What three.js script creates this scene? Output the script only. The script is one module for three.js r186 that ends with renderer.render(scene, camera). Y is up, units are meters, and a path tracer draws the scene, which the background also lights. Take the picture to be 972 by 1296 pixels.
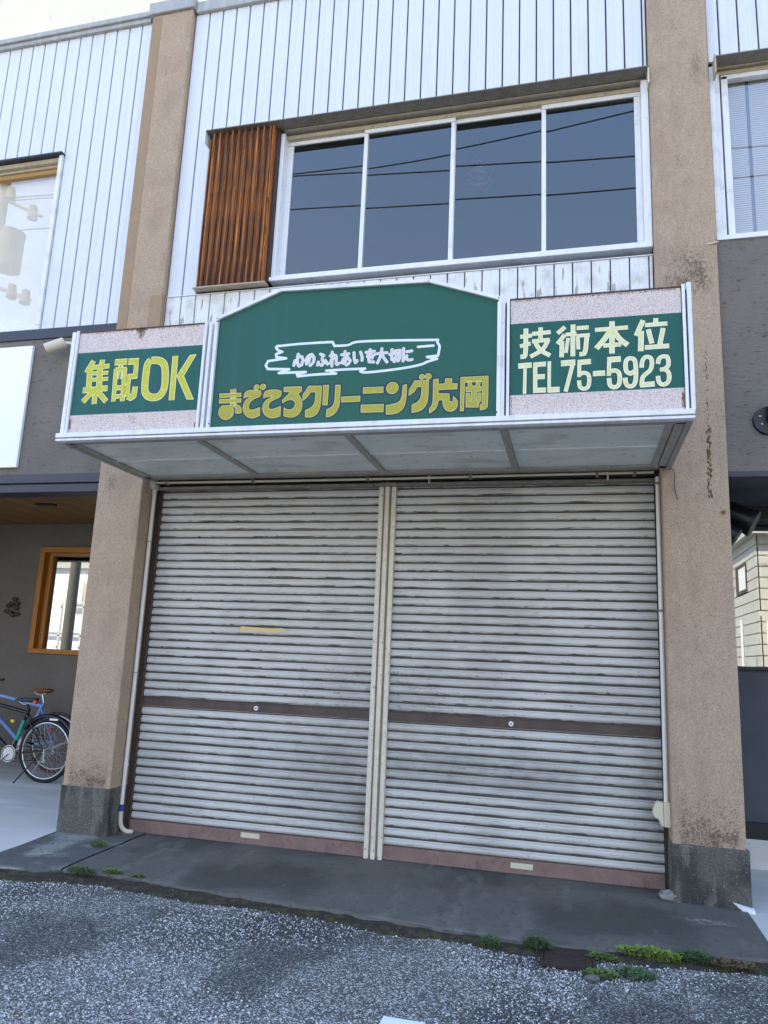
import * as THREE from 'three';
import { mergeGeometries } from 'three/addons/utils/BufferGeometryUtils.js';
import { RoundedBoxGeometry } from 'three/addons/geometries/RoundedBoxGeometry.js';

const scene = new THREE.Scene();
const D2R = Math.PI / 180;

// ---------- camera ----------
const camera = new THREE.PerspectiveCamera(68.6, 0.75, 0.05, 600);
camera.position.set(1.553, 1.53, 5.83);
camera.rotation.order = 'YXZ';
camera.rotation.set(11.2 * D2R, 14.6 * D2R, 2.43 * D2R);

// ---------- sky, sun, exposure: the sun stands behind the shop, the front is in open shade ----------
const sunDir = new THREE.Vector3(-0.5, 1.0, -0.7).normalize();
{ // clear sky: pale towards the horizon, deep blue overhead, hazy glow round the sun
  const W = 512, H = 256, d = new Float32Array(W * H * 4), zen = [0.18, 0.355, 0.72], hor = [0.96, 0.92, 0.83], glow = [1.0, 0.94, 0.82];
  for (let r = 0, i = 0; r < H; r++) for (let c = 0; c < W; c++, i += 4) {
    const up = ((r + 0.5) / H - 0.5) * Math.PI, az = ((c + 0.5) / W - 0.5) * 2 * Math.PI, y = Math.sin(up), x = Math.cos(az) * Math.cos(up), z = Math.sin(az) * Math.cos(up);
    const th = Math.acos(Math.min(1, Math.max(-1, x * sunDir.x + y * sunDir.y + z * sunDir.z))), t = Math.pow(1 - Math.max(0, y), 2.6), k = 1.6 * Math.exp(-th / 0.22) + 0.35 * Math.exp(-th / 0.8);
    for (let q = 0; q < 3; q++) d[i + q] = 0.85 * (zen[q] + (hor[q] - zen[q]) * t + glow[q] * k);
    d[i + 3] = 1;
  }
  const t = new THREE.DataTexture(d, W, H, THREE.RGBAFormat, THREE.FloatType);
  t.mapping = THREE.EquirectangularReflectionMapping; t.magFilter = t.minFilter = THREE.LinearFilter; t.needsUpdate = true;
  scene.background = t; scene.environment = t;
}
const sun = new THREE.DirectionalLight(new THREE.Color(1.0, 0.9, 0.74), 4.2);
sun.name = 'sun';
sun.position.copy(sunDir).multiplyScalar(60);
sun.castShadow = true;
sun.shadow.mapSize.set(4096, 4096);
Object.assign(sun.shadow.camera, { left: -40, right: 40, top: 40, bottom: -40, near: 1, far: 150 });
scene.add(sun); scene.add(sun.target);
const renderer = new THREE.WebGLRenderer({ antialias: true });
renderer.toneMapping = THREE.LinearToneMapping;
renderer.toneMappingExposure = 3.3;
renderer.shadowMap.enabled = true;

// ---------- helpers ----------
let seed = 7;
const rnd = () => { seed = (seed + 0x6d2b79f5) | 0; let t = Math.imul(seed ^ (seed >>> 15), 1 | seed); t = (t + Math.imul(t ^ (t >>> 7), 61 | t)) ^ t; return ((t ^ (t >>> 14)) >>> 0) / 4294967296; };
const rr = (a, b) => a + (b - a) * rnd();
const hash = (x, y, s) => { let h = Math.imul(x, 374761393) + Math.imul(y, 668265263) + Math.imul(s, 1274126177); h = Math.imul(h ^ (h >>> 13), 1274126177); return ((h ^ (h >>> 16)) >>> 0) / 4294967296; };
const mod = (a, n) => ((a % n) + n) % n;
function vnoise(x, y, px, py, s) {           // value noise that tiles after px, py cells
  const ix = Math.floor(x), iy = Math.floor(y), fx = x - ix, fy = y - iy, u = fx * fx * (3 - 2 * fx), v = fy * fy * (3 - 2 * fy);
  const a = hash(mod(ix, px), mod(iy, py), s), b = hash(mod(ix + 1, px), mod(iy, py), s), c = hash(mod(ix, px), mod(iy + 1, py), s), d = hash(mod(ix + 1, px), mod(iy + 1, py), s);
  return a + (b - a) * u + (c - a) * v + (a - b - c + d) * u * v;
}
function fbm(u, v, f, s, oct = 4, fy = f) { let r = 0, a = 0.5, n = 0; for (let i = 0; i < oct; i++) { r += a * vnoise(u * f, v * fy, f, fy, s + i * 17); n += a; a *= 0.5; f *= 2; fy *= 2; } return r / n; }
const cl = (x, a = 0, b = 1) => Math.min(b, Math.max(a, x));
const sm = (a, b, x) => { const t = cl((x - a) / (b - a)); return t * t * (3 - 2 * t); };
const mix3 = (a, b, t) => [a[0] + (b[0] - a[0]) * t, a[1] + (b[1] - a[1]) * t, a[2] + (b[2] - a[2]) * t];
// fn(u, v) returns sRGB 0..255 colour, or one number for a height / roughness map
function tex(w, h, fn, color = true, size = [1, 1]) {
  const d = new Uint8Array(w * h * 4);
  for (let y = 0, i = 0; y < h; y++) for (let x = 0; x < w; x++, i += 4) {
    const c = fn((x + 0.5) / w, (y + 0.5) / h, x, y);
    if (typeof c === 'number') d[i] = d[i + 1] = d[i + 2] = cl(c) * 255; else { d[i] = cl(c[0], 0, 255); d[i + 1] = cl(c[1], 0, 255); d[i + 2] = cl(c[2], 0, 255); }
    d[i + 3] = 255;
  }
  const t = new THREE.DataTexture(d, w, h, THREE.RGBAFormat);
  t.magFilter = THREE.LinearFilter; t.minFilter = THREE.LinearMipmapLinearFilter; t.generateMipmaps = true;
  t.wrapS = t.wrapT = THREE.RepeatWrapping; t.repeat.set(1 / size[0], 1 / size[1]);
  if (color) t.colorSpace = THREE.SRGBColorSpace;
  t.needsUpdate = true;
  return t;
}
const M = {};
const mat = (color, roughness = 0.7, extra = {}) => new THREE.MeshStandardMaterial({ color, roughness, ...extra });

// uv in metres from position and the way each face points
function muv(g) {
  g = g.index ? g.toNonIndexed() : g;
  const p = g.attributes.position, uv = new Float32Array(p.count * 2), a = new THREE.Vector3(), b = new THREE.Vector3(), c = new THREE.Vector3();
  for (let i = 0; i < p.count; i += 3) {
    a.fromBufferAttribute(p, i); b.fromBufferAttribute(p, i + 1); c.fromBufferAttribute(p, i + 2);
    const n = b.clone().sub(a).cross(c.clone().sub(a)), ax = Math.abs(n.x), ay = Math.abs(n.y), az = Math.abs(n.z);
    [a, b, c].forEach((q, k) => { uv[(i + k) * 2] = ax > ay && ax > az ? q.z : q.x; uv[(i + k) * 2 + 1] = ay > ax && ay > az ? q.z : q.y; });
  }
  g.setAttribute('uv', new THREE.BufferAttribute(uv, 2));
  return g;
}
const box = (x0, x1, y0, y1, z0, z1) => muv(new THREE.BoxGeometry(x1 - x0, y1 - y0, z1 - z0).translate((x0 + x1) / 2, (y0 + y1) / 2, (z0 + z1) / 2));
const rbox = (x0, x1, y0, y1, z0, z1, r = 0.006) => muv(new RoundedBoxGeometry(x1 - x0, y1 - y0, z1 - z0, 2, Math.min(r, (x1 - x0) / 2.1, (y1 - y0) / 2.1, (z1 - z0) / 2.1)).translate((x0 + x1) / 2, (y0 + y1) / 2, (z0 + z1) / 2));
const V = (x, y, z) => new THREE.Vector3(x, y, z);
const clean = (g) => { g = g.index ? g.toNonIndexed() : g; for (const k of Object.keys(g.attributes)) if (!['position', 'normal', 'uv'].includes(k)) g.deleteAttribute(k); return g; };
const join = (list) => mergeGeometries(list.map(clean), false);
function rod(a, b, r0, r1 = r0, seg = 10) {
  const d = b.clone().sub(a), g = new THREE.CylinderGeometry(r1, r0, d.length(), seg);
  g.applyQuaternion(new THREE.Quaternion().setFromUnitVectors(V(0, 1, 0), d.clone().normalize()));
  return g.translate((a.x + b.x) / 2, (a.y + b.y) / 2, (a.z + b.z) / 2);
}
const tube = (pts, r, n = 24, seg = 8, closed = false) => new THREE.TubeGeometry(new THREE.CatmullRomCurve3(pts, closed, 'centripetal'), n, r, seg, closed);

const names = new Map(), at0 = new WeakMap();
const numbered = (n) => { const k = names.get(n) ?? 0; names.set(n, k + 1); return k ? n + '_' + String(k).padStart(3, '0') : n; };
function thing(name, label, category, base = [0, 0, 0], group) {
  const o = new THREE.Group(); o.name = numbered(name); o.position.set(...base); scene.add(o);
  o.userData = { label, category }; if (group) o.userData.group = group;
  at0.set(o, V(...base));
  return o;
}
// geometry is given in world coordinates (or, with local = true, in the thing's own)
function part(parent, name, g, m, label) {
  const off = at0.get(parent);
  const geo = g.userData.moved ? g : g.clone().translate(-off.x, -off.y, -off.z);
  const o = new THREE.Mesh(geo, m); o.name = name; o.castShadow = o.receiveShadow = true; at0.set(o, off);
  if (label) o.userData.label = label;
  parent.add(o);
  return o;
}
function structure(name, g, m) { const o = new THREE.Mesh(g, m); o.name = numbered(name); o.userData.kind = 'structure'; o.castShadow = o.receiveShadow = true; at0.set(o, V(0, 0, 0)); scene.add(o); return o; }
function solo(name, g, m, label, category, group) {
  g.computeBoundingBox(); const b = g.boundingBox, c = [(b.min.x + b.max.x) / 2, b.min.y, (b.min.z + b.max.z) / 2];
  const o = new THREE.Mesh(g.clone().translate(-c[0], -c[1], -c[2]), m); o.name = numbered(name); o.position.set(...c); o.castShadow = o.receiveShadow = true;
  o.userData = { label, category }; if (group) o.userData.group = group; scene.add(o); return o;
}

// ---------- materials ----------
// worn asphalt: stone grains of about 9 mm in dark binder, paler where traffic and rain have bared the stone
{
  const N = 2048, T = 3.2, K = 420, cell = N / K, col = new Uint8Array(N * N * 4), hgt = new Uint8Array(N * N * 4);
  const jx = (x, y) => 0.15 + 0.7 * hash(mod(x, K), mod(y, K), 1), jy = (x, y) => 0.15 + 0.7 * hash(mod(x, K), mod(y, K), 2);
  for (let y = 0, i = 0; y < N; y++) for (let x = 0; x < N; x++, i += 4) {
    const gx = x / cell, gy = y / cell, cx = Math.floor(gx), cy = Math.floor(gy);
    let d1 = 9, d2 = 9, bx = 0, by = 0;
    for (let b = -1; b <= 1; b++) for (let a = -1; a <= 1; a++) {
      const X = cx + a, Y = cy + b, d = Math.hypot(X + jx(X, Y) - gx, Y + jy(X, Y) - gy);
      if (d < d1) { d2 = d1; d1 = d; bx = mod(X, K); by = mod(Y, K); } else if (d < d2) d2 = d;
    }
    const u = x / N, v = y / N, bare = sm(0.36, 0.62, fbm(u, v, 4, 31, 4)), stain = sm(0.5, 0.7, fbm(u, v, 5, 77, 4));
    const h1 = hash(bx, by, 5), h2 = hash(bx, by, 6), edge = sm(0.04, 0.22, d2 - d1);
    const white = h1 < 0.09 + 0.3 * bare ? 1 : 0;
    let g = white ? 132 + 112 * h2 : 66 + 66 * h2 * h2 + 10 * bare;
    g *= 1 - 0.3 * stain;
    const binder = 48 + 16 * fbm(u, v, 256, 9, 2);
    g = binder + (g - binder) * edge;
    col[i] = cl(g, 0, 255); col[i + 1] = cl(g * 1.0, 0, 255); col[i + 2] = cl(g * 0.98, 0, 255); col[i + 3] = 255;
    hgt[i] = hgt[i + 1] = hgt[i + 2] = 255 * edge * (0.45 + 0.55 * h1); hgt[i + 3] = 255;
  }
  const mk = (d, c) => { const t = new THREE.DataTexture(d, N, N, THREE.RGBAFormat); t.magFilter = THREE.LinearFilter; t.wrapS = t.wrapT = THREE.RepeatWrapping; t.repeat.set(1 / T, 1 / T); if (c) t.colorSpace = THREE.SRGBColorSpace; t.needsUpdate = true; return t; };
  M.asphalt = new THREE.MeshStandardMaterial({ map: mk(col, true), bumpMap: mk(hgt, false), bumpScale: 0.005, roughness: 0.85 });
}
// rendered pillar: tan sprayed stucco with dark and pale specks
const speck = (u, v, n, s) => vnoise(u * n, v * n, n, n, s);
const stuccoH = tex(1024, 1024, (u, v) => 0.5 * speck(u, v, 420, 3) + 0.35 * speck(u, v, 190, 4) + 0.15 * fbm(u, v, 40, 5, 2), false, [1.3, 1.3]);
const stucco = (base, dark, pale, s, streak) => tex(1024, 1024, (u, v) => {
  const a = speck(u, v, 420, s), b = speck(u, v, 210, s + 1), c = fbm(u, v, 6, s + 2, 4), d = fbm(u, v, 18, s + 3, 4, 3);
  let t = base; t = mix3(t, dark, 0.75 * sm(0.62, 0.95, a) + 0.3 * sm(0.55, 0.9, b)); t = mix3(t, pale, 0.35 * sm(0.6, 0.95, 1 - a));
  t = mix3(t, dark, 0.16 * sm(0.45, 0.8, c)); return mix3(t, dark, streak * sm(0.55, 0.85, d));
}, true, [1.3, 1.3]);
M.pillar = mat(0xffffff, 0.92, { map: stucco([181, 159, 135], [118, 102, 86], [203, 184, 163], 11, 0.16), bumpMap: stuccoH, bumpScale: 0.004 });
M.pillarPaint = mat(0xffffff, 0.85, { map: tex(256, 256, (u, v) => { const n = fbm(u, v, 24, 61, 4); return mix3([150, 126, 100], [162, 138, 112], n); }, true, [1, 1]), bumpMap: stuccoH, bumpScale: 0.0015 });
M.plinth = mat(0xffffff, 0.9, {
  map: tex(1024, 1024, (u, v) => {
    const a = speck(u, v, 300, 71), b = speck(u, v, 150, 72), c = fbm(u, v, 5, 73, 5), d = fbm(u, v, 16, 74, 4, 3);
    let t = mix3([92, 90, 84], [58, 57, 54], sm(0.35, 0.7, c)); t = mix3(t, [128, 124, 112], 0.6 * sm(0.55, 0.8, d)); t = mix3(t, [48, 47, 45], 0.5 * sm(0.6, 0.9, b));
    return a > 0.93 ? [205, 204, 198] : t;
  }, true, [1.1, 1.1]), bumpMap: stuccoH, bumpScale: 0.004,
});
M.siding = mat(0xffffff, 0.42, { map: tex(512, 1024, (u, v) => { const n = fbm(u, v, 40, 81, 4, 4), m = fbm(u, v, 6, 82, 5), p = speck(u, v, 128, 83); let t = mix3([217, 222, 227], [204, 209, 214], 0.6 * n); t = mix3(t, [196, 195, 190], 0.18 * sm(0.6, 0.8, m)); return p > 0.985 ? mix3(t, [120, 110, 98], 0.6) : t; }, true, [1.4, 2.8]) });
M.sidingOld = mat(0xffffff, 0.5, { map: tex(512, 512, (u, v) => { const m = fbm(u, v, 9, 85, 5), p = fbm(u, v, 30, 86, 4, 6), q = speck(u, v, 90, 87); let t = mix3([222, 224, 224], [196, 194, 186], sm(0.4, 0.8, m)); t = mix3(t, [120, 104, 88], 0.6 * sm(0.68, 0.8, p)); return q > 0.965 ? mix3(t, [88, 66, 48], 0.8) : t; }, true, [1.1, 1.1]) });
M.gap = mat(0x4b5056, 0.8); M.joint = mat(0x4c4843, 0.8);  // joint: interlock strip, with the groove shade put into its dark colour
M.alu = mat(0xffffff, 0.38, { map: tex(256, 256, (u, v) => { const n = fbm(u, v, 30, 91, 4, 3), m = fbm(u, v, 7, 92, 5), p = speck(u, v, 110, 93); let t = mix3([234, 236, 237], [218, 220, 221], n); t = mix3(t, [184, 178, 170], 0.35 * sm(0.62, 0.82, m)); return p > 0.975 ? mix3(t, [84, 72, 62], 0.7) : t; }, true, [0.9, 0.9]) });
M.beige = mat(0xffffff, 0.6, { map: tex(256, 256, (u, v) => { const m = fbm(u, v, 16, 95, 5), p = fbm(u, v, 60, 96, 3), s = fbm(u, v, 8, 97, 3, 3); let t = mix3([190, 178, 152], [160, 148, 124], m); t = mix3(t, [96, 62, 34], 0.85 * sm(0.7, 0.82, p) * sm(0.4, 0.6, s)); return t; }, true, [0.7, 0.7]) });
M.greyMetal = mat(0xffffff, 0.55, { map: tex(256, 256, (u, v) => { const m = fbm(u, v, 12, 98, 5), p = fbm(u, v, 60, 99, 3); return mix3(mix3([140, 134, 124], [108, 102, 94], m), [74, 58, 44], 0.7 * sm(0.7, 0.85, p)); }, true, [0.6, 0.6]) });
M.darkMetal = mat(0x2c2a28, 0.6); M.black = mat(0x0d0e10, 0.5); M.blackGloss = mat(0x14161a, 0.3);
M.brownMetal = mat(0xffffff, 0.65, { map: tex(512, 128, (u, v) => { const m = fbm(u, v, 10, 101, 5, 3), p = fbm(u, v, 40, 102, 4, 8), q = fbm(u, v, 60, 103, 3, 30); let t = mix3([142, 117, 107], [118, 96, 88], m); t = mix3(t, [92, 76, 70], 0.45 * sm(0.6, 0.85, p)); return mix3(t, [64, 46, 36], 0.6 * sm(0.76, 0.84, q)); }, true, [1.2, 0.3]) });
M.brownRail = mat(0xffffff, 0.6, { map: tex(512, 64, (u, v) => { const m = fbm(u, v, 12, 104, 5, 2); return mix3([96, 80, 72], [62, 52, 48], m); }, true, [1.2, 0.2]) });
M.pvc = mat(0xdcdcd6, 0.45); M.pvcCream = mat(0xcfc7ae, 0.5); M.blueTape = mat(0x1c3f92, 0.5);
M.cream = mat(0xffffff, 0.85, { map: tex(512, 512, (u, v) => { const m = fbm(u, v, 7, 111, 5), s = fbm(u, v, 40, 112, 4, 6); let t = mix3([240, 232, 206], [230, 222, 196], m); return mix3(t, [196, 190, 170], 0.6 * sm(0.62, 0.8, s) * sm(0.5, 0.65, m)); }, true, [2.6, 2.6]) });
M.coping = mat(0xffffff, 0.5, { map: tex(256, 256, (u, v) => { const n = fbm(u, v, 24, 114, 4, 6); return mix3([178, 180, 178], [150, 152, 150], n); }, true, [1, 1]) });
// neighbours: grey trowelled render with fine sideways drag marks
const dragH = tex(1024, 1024, (u, v) => 0.6 * fbm(u, v, 30, 121, 4, 150) + 0.4 * speck(u, v, 300, 122), false, [1.4, 1.4]);
M.greyRender = mat(0xffffff, 0.92, { map: tex(512, 512, (u, v) => { const a = fbm(u, v, 26, 123, 4, 120), b = fbm(u, v, 5, 124, 4), c = speck(u, v, 220, 125); let t = mix3([124, 117, 109], [108, 102, 95], b); t = mix3(t, [58, 56, 57], 0.75 * sm(0.66, 0.86, a)); return mix3(t, [128, 124, 122], 0.3 * sm(0.75, 1, c)); }, true, [1.4, 1.4]), bumpMap: dragH, bumpScale: 0.006 });
M.porchRender = mat(0xffffff, 0.9, { map: tex(512, 512, (u, v) => { const b = fbm(u, v, 5, 127, 5), c = fbm(u, v, 40, 128, 3); return mix3(mix3([124, 117, 109], [108, 102, 95], b), [100, 95, 89], 0.4 * c); }, true, [1.8, 1.8]), bumpMap: stuccoH, bumpScale: 0.001 });
M.tanWood = mat(0xa5804c, 0.6); M.sealant = mat(0x6a5030, 0.9);
M.slateRender = mat(0xffffff, 0.85, { map: tex(256, 256, (u, v) => mix3([82, 85, 92], [68, 71, 78], fbm(u, v, 8, 129, 5)), true, [1.5, 1.5]) });
M.navy = mat(0xffffff, 0.45, { map: tex(256, 128, (u, v) => { const n = fbm(u, v, 20, 131, 4), p = speck(u, v, 90, 132); const t = mix3([46, 54, 70], [40, 47, 61], n); return p > 0.985 ? [120, 126, 136] : t; }, true, [1.2, 0.6]) });
const woodT = (a, b, s) => tex(256, 1024, (u, v) => { const g = fbm(u, v, 60, s, 4, 5), k = fbm(u, v, 8, s + 1, 4, 3); return mix3(mix3(a, b, g), b, 0.4 * k); }, true, [0.5, 2]);
M.woodCeil = [0, 1, 2].map((k) => mat(0xffffff, 0.6, { map: woodT([168 - 10 * k, 128 - 9 * k, 70 - 6 * k], [136 - 8 * k, 98 - 7 * k, 48 - 4 * k], 141 + 7 * k) }));
M.woodFrame = mat(0xffffff, 0.5, { map: woodT([188, 128, 46], [158, 100, 32], 171) });
// rust: dark oxide and bright orange in upright streaks
M.rust = mat(0xffffff, 0.8, { map: tex(1024, 512, (u, v) => { const a = fbm(u, v, 90, 181, 4, 3), b = fbm(u, v, 30, 182, 5, 10), c = speck(u, v, 256, 183), d = fbm(u, v, 200, 184, 2, 10); let t = mix3([168, 110, 58], [86, 56, 42], sm(0.36, 0.62, a)); t = mix3(t, [206, 128, 56], 0.9 * sm(0.55, 0.72, b) * sm(0.35, 0.6, 1 - a)); t = mix3(t, [46, 30, 26], 0.6 * sm(0.6, 0.78, d)); return mix3(t, [110, 62, 30], 0.3 * c); }, true, [0.9, 1.8]) });
M.rustOrange = mat(0xffffff, 0.75, { map: tex(256, 512, (u, v) => { const a = fbm(u, v, 20, 187, 5, 3), b = fbm(u, v, 12, 188, 5); return mix3(mix3([198, 124, 54], [164, 94, 38], a), [92, 56, 36], sm(0.55, 0.75, b)); }, true, [0.25, 1.2]) });
M.brownPaint = mat(0xffffff, 0.55, { map: tex(128, 256, (u, v) => { const a = fbm(u, v, 14, 191, 4); return mix3([74, 52, 46], [54, 38, 34], a); }, true, [0.3, 0.8]) });
// concretes
M.apron = mat(0xffffff, 0.78, { map: tex(1024, 1024, (u, v) => { const a = fbm(u, v, 5, 201, 6), b = fbm(u, v, 18, 202, 4, 7), c = speck(u, v, 300, 203), d = fbm(u, v, 80, 204, 3); let t = mix3([92, 90, 84], [68, 67, 62], sm(0.35, 0.68, a)); t = mix3(t, [118, 116, 109], 0.5 * sm(0.58, 0.8, b)); t = mix3(t, [56, 57, 57], 0.4 * sm(0.6, 0.8, d)); return c > 0.975 ? mix3(t, [168, 168, 164], 0.7) : t; }, true, [2.4, 2.4]), bumpMap: tex(512, 512, (u, v) => 0.7 * fbm(u, v, 60, 205, 4) + 0.3 * speck(u, v, 200, 206), false, [1.2, 1.2]), bumpScale: 0.003 });
M.apronPale = mat(0xffffff, 0.85, { map: tex(1024, 1024, (u, v) => { const a = fbm(u, v, 6, 211, 6), c = speck(u, v, 256, 213), d = fbm(u, v, 90, 214, 3); let t = mix3([86, 88, 86], [150, 150, 144], sm(0.45, 0.7, a) * (0.55 + 0.45 * c)); return mix3(t, [52, 53, 52], 0.5 * sm(0.58, 0.8, d)); }, true, [1.6, 1.6]), bumpMap: stuccoH, bumpScale: 0.003 });
M.paleFloor = mat(0xffffff, 0.7, { map: tex(512, 512, (u, v) => { const a = fbm(u, v, 5, 216, 5), b = fbm(u, v, 4, 217, 5, 24), c = speck(u, v, 200, 218); let t = mix3([208, 206, 200], [186, 184, 178], a); t = mix3(t, [222, 220, 214], 0.5 * sm(0.5, 0.8, b)); return c > 0.98 ? mix3(t, [120, 118, 112], 0.6) : t; }, true, [2.6, 2.6]) });
M.soil = mat(0xffffff, 0.95, { map: tex(512, 512, (u, v) => { const a = fbm(u, v, 20, 221, 4), b = fbm(u, v, 22, 222, 5), c = speck(u, v, 170, 223), e = speck(u, v, 120, 224); let t = mix3([58, 51, 42], [38, 34, 29], a); t = mix3(t, [78, 76, 36], 0.65 * sm(0.42, 0.7, b)); t = mix3(t, [96, 90, 80], 0.5 * sm(0.8, 1, c)); return e > 0.955 ? [188, 188, 186] : t; }, true, [0.8, 0.8]), bumpMap: stuccoH, bumpScale: 0.01 });
M.linePaint = mat(0xffffff, 0.7, { map: tex(256, 256, (u, v) => { const a = fbm(u, v, 30, 226, 4), c = speck(u, v, 90, 227); return c > 0.93 && a > 0.5 ? [120, 122, 124] : mix3([232, 236, 238], [214, 218, 222], a); }, true, [0.4, 0.4]) });
M.ironCover = mat(0xffffff, 0.6, { metalness: 0.3, map: tex(256, 256, (u, v) => mix3([70, 58, 54], [50, 42, 40], fbm(u, v, 16, 228, 5)), true, [0.5, 0.5]) });
// awning underside: clouded grey-green sheet with old water marks
M.frosted = mat(0xffffff, 0.38, { map: tex(512, 512, (u, v) => { const a = fbm(u, v, 3, 231, 5, 14), b = fbm(u, v, 7, 232, 5), c = fbm(u, v, 40, 233, 3); let t = mix3([234, 239, 232], [210, 217, 209], a); t = mix3(t, [156, 160, 148], 0.35 * sm(0.56, 0.8, b)); return mix3(t, [96, 92, 82], 0.4 * sm(0.74, 0.86, c)); }, true, [1.6, 1.0]) });
M.glass = new THREE.MeshPhysicalMaterial({ color: 0xffffff, roughness: 0.0, transmission: 1, thickness: 0, ior: 1.9 });
M.glassMirror = new THREE.MeshPhysicalMaterial({ color: 0xcfd6d8, roughness: 0.0, transmission: 1, thickness: 0, ior: 3.4 });
M.glassSky = new THREE.MeshPhysicalMaterial({ color: new THREE.Color(0.78, 0.82, 0.82), roughness: 0.0, transmission: 1, thickness: 0, ior: 1.78 });
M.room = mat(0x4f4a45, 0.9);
M.blind = mat(0xffffff, 0.8, { map: tex(512, 512, (u, v) => { const l = Math.abs(((u * 40) % 1) - 0.5) > 0.47 ? 1 : 0; return mix3(mix3([222, 218, 206], [212, 208, 196], fbm(u, v, 8, 241, 4)), [186, 182, 172], 0.5 * l); }, true, [1.2, 1.2]) });
M.blindGrey = mat(0xffffff, 0.7, { map: tex(256, 512, (u, v) => { const f = (v * 64) % 1; return mix3([186, 184, 182], [110, 108, 108], f < 0.22 ? 1 : 0.25 * f); }, true, [1.0, 1.28]) });
M.whiteSign = mat(0xf2f3f3, 0.5);

// roller shutter enamel, one print for each curtain (2.2 m x 3.1 m): scratches, rust along seams, soot patches
function shutterTex(s, smears) {
  const W = 1024, H = 1440, c = document.createElement('canvas'); c.width = W; c.height = H;
  const g = c.getContext('2d'), im = g.createImageData(W, H), d = im.data;
  for (let y = 0, i = 0; y < H; y++) for (let x = 0; x < W; x++, i += 4) {
    const u = x / W, v = y / H, a = fbm(u, v, 5, s, 5), b = fbm(u, v, 6, s + 9, 4, 90), p = hash(x, y, s);
    let k = 206 - 16 * sm(0.4, 0.75, a) - 10 * b;
    let soot = 0; for (const [sx, sy, rx, ry, q] of smears) soot += q * Math.exp(-(((u - sx) / rx) ** 2) - ((v - sy) / ry) ** 2);
    soot *= 0.35 + 1.1 * fbm(u, v, 26, s + 31, 5, 40); if (p > 0.9) soot *= 1.5;
    k *= 1 - 0.4 * cl(soot);
    d[i] = k; d[i + 1] = k - 1; d[i + 2] = k - 5; d[i + 3] = 255;
  }
  g.putImageData(im, 0, 0);
  let q = s * 13 + 5; const r = () => { q = (Math.imul(q, 1103515245) + 12345) & 0x7fffffff; return q / 0x7fffffff; };
  for (let k = 0; k < 520; k++) {            // long dry scratches and scuffs along the slats
    const x = r() * W, y = r() * H, l = 8 + 90 * r() * r(), rust = r() < 0.16 && y < H * 0.6;
    g.strokeStyle = rust ? `rgba(150,104,40,${0.3 + 0.4 * r()})` : `rgba(${60 + 40 * r()},${58 + 38 * r()},54,${0.12 + 0.4 * r()})`;
    g.lineWidth = 0.7 + 1.3 * r(); g.beginPath(); g.moveTo(x, y); g.lineTo(x + l * 0.5, y + (r() - 0.5) * 1.5); g.lineTo(x + l, y + (r() - 0.5) * 2); g.stroke();
  }
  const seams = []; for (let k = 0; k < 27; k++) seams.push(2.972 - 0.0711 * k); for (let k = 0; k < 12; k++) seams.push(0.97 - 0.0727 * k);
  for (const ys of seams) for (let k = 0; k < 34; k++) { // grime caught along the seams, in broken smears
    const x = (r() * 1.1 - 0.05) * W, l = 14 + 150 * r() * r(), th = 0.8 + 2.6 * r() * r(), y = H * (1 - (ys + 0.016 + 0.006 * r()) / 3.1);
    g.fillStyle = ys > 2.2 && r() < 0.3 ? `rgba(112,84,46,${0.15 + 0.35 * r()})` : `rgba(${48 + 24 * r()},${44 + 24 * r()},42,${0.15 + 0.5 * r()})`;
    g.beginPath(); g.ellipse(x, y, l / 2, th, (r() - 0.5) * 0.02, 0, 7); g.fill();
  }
  for (let k = 0; k < 260; k++) { const x = r() * W, y = r() * H; g.fillStyle = r() < 0.3 ? 'rgba(120,72,26,.7)' : 'rgba(70,66,62,.5)'; g.fillRect(x, y, 1 + 2.5 * r(), 1 + 3 * r()); }
  for (let k = 0; k < 70; k++) {             // patches of scraped paint low on the inner side
    const x = (s % 2 ? 0.62 + 0.36 * r() : 0.02 + 0.7 * r() * r()) * W, y = H * (0.52 + 0.14 * r());
    for (let j = 0; j < 10; j++) { g.fillStyle = `rgba(${70 + 30 * r()},${74 + 26 * r()},78,${0.2 + 0.4 * r()})`; g.fillRect(x + r() * 44, y + r() * 5, 1 + 7 * r(), 1 + 1.6 * r()); }
  }
  const t = new THREE.CanvasTexture(c); t.colorSpace = THREE.SRGBColorSpace; t.wrapS = t.wrapT = THREE.ClampToEdgeWrapping;
  return t;
}
M.slatA = mat(0xffffff, 0.5, { map: shutterTex(301, [[0.98, 0.9, 0.07, 0.05, 0.7], [0.92, 0.8, 0.25, 0.1, 0.4], [0.9, 0.6, 0.2, 0.1, 0.3]]) });
M.slatB = mat(0xffffff, 0.5, { map: shutterTex(402, [[0.35, 0.77, 0.5, 0.05, 0.5], [0.1, 0.62, 0.2, 0.1, 0.35], [0.97, 0.8, 0.08, 0.2, 0.5]]) });
M.frameGrey = mat(0xffffff, 0.5, { map: tex(256, 256, (u, v) => { const m = fbm(u, v, 10, 251, 5), p = fbm(u, v, 50, 252, 3); return mix3(mix3([172, 168, 160], [144, 140, 132], m), [80, 70, 58], 0.6 * sm(0.68, 0.84, p)); }, true, [0.7, 0.7]) });
M.pvcCreamWorn = mat(0xffffff, 0.5, { map: tex(128, 1024, (u, v) => { const m = fbm(u, v, 6, 255, 5, 40), p = fbm(u, v, 20, 256, 3, 120), q = speck(u, v, 60, 257); let t = mix3([226, 221, 206], [200, 193, 174], m); t = mix3(t, [122, 84, 44], 0.8 * sm(0.74, 0.84, p)); return q > 0.975 ? [90, 72, 54] : t; }, true, [0.2, 1.6]) });

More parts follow.
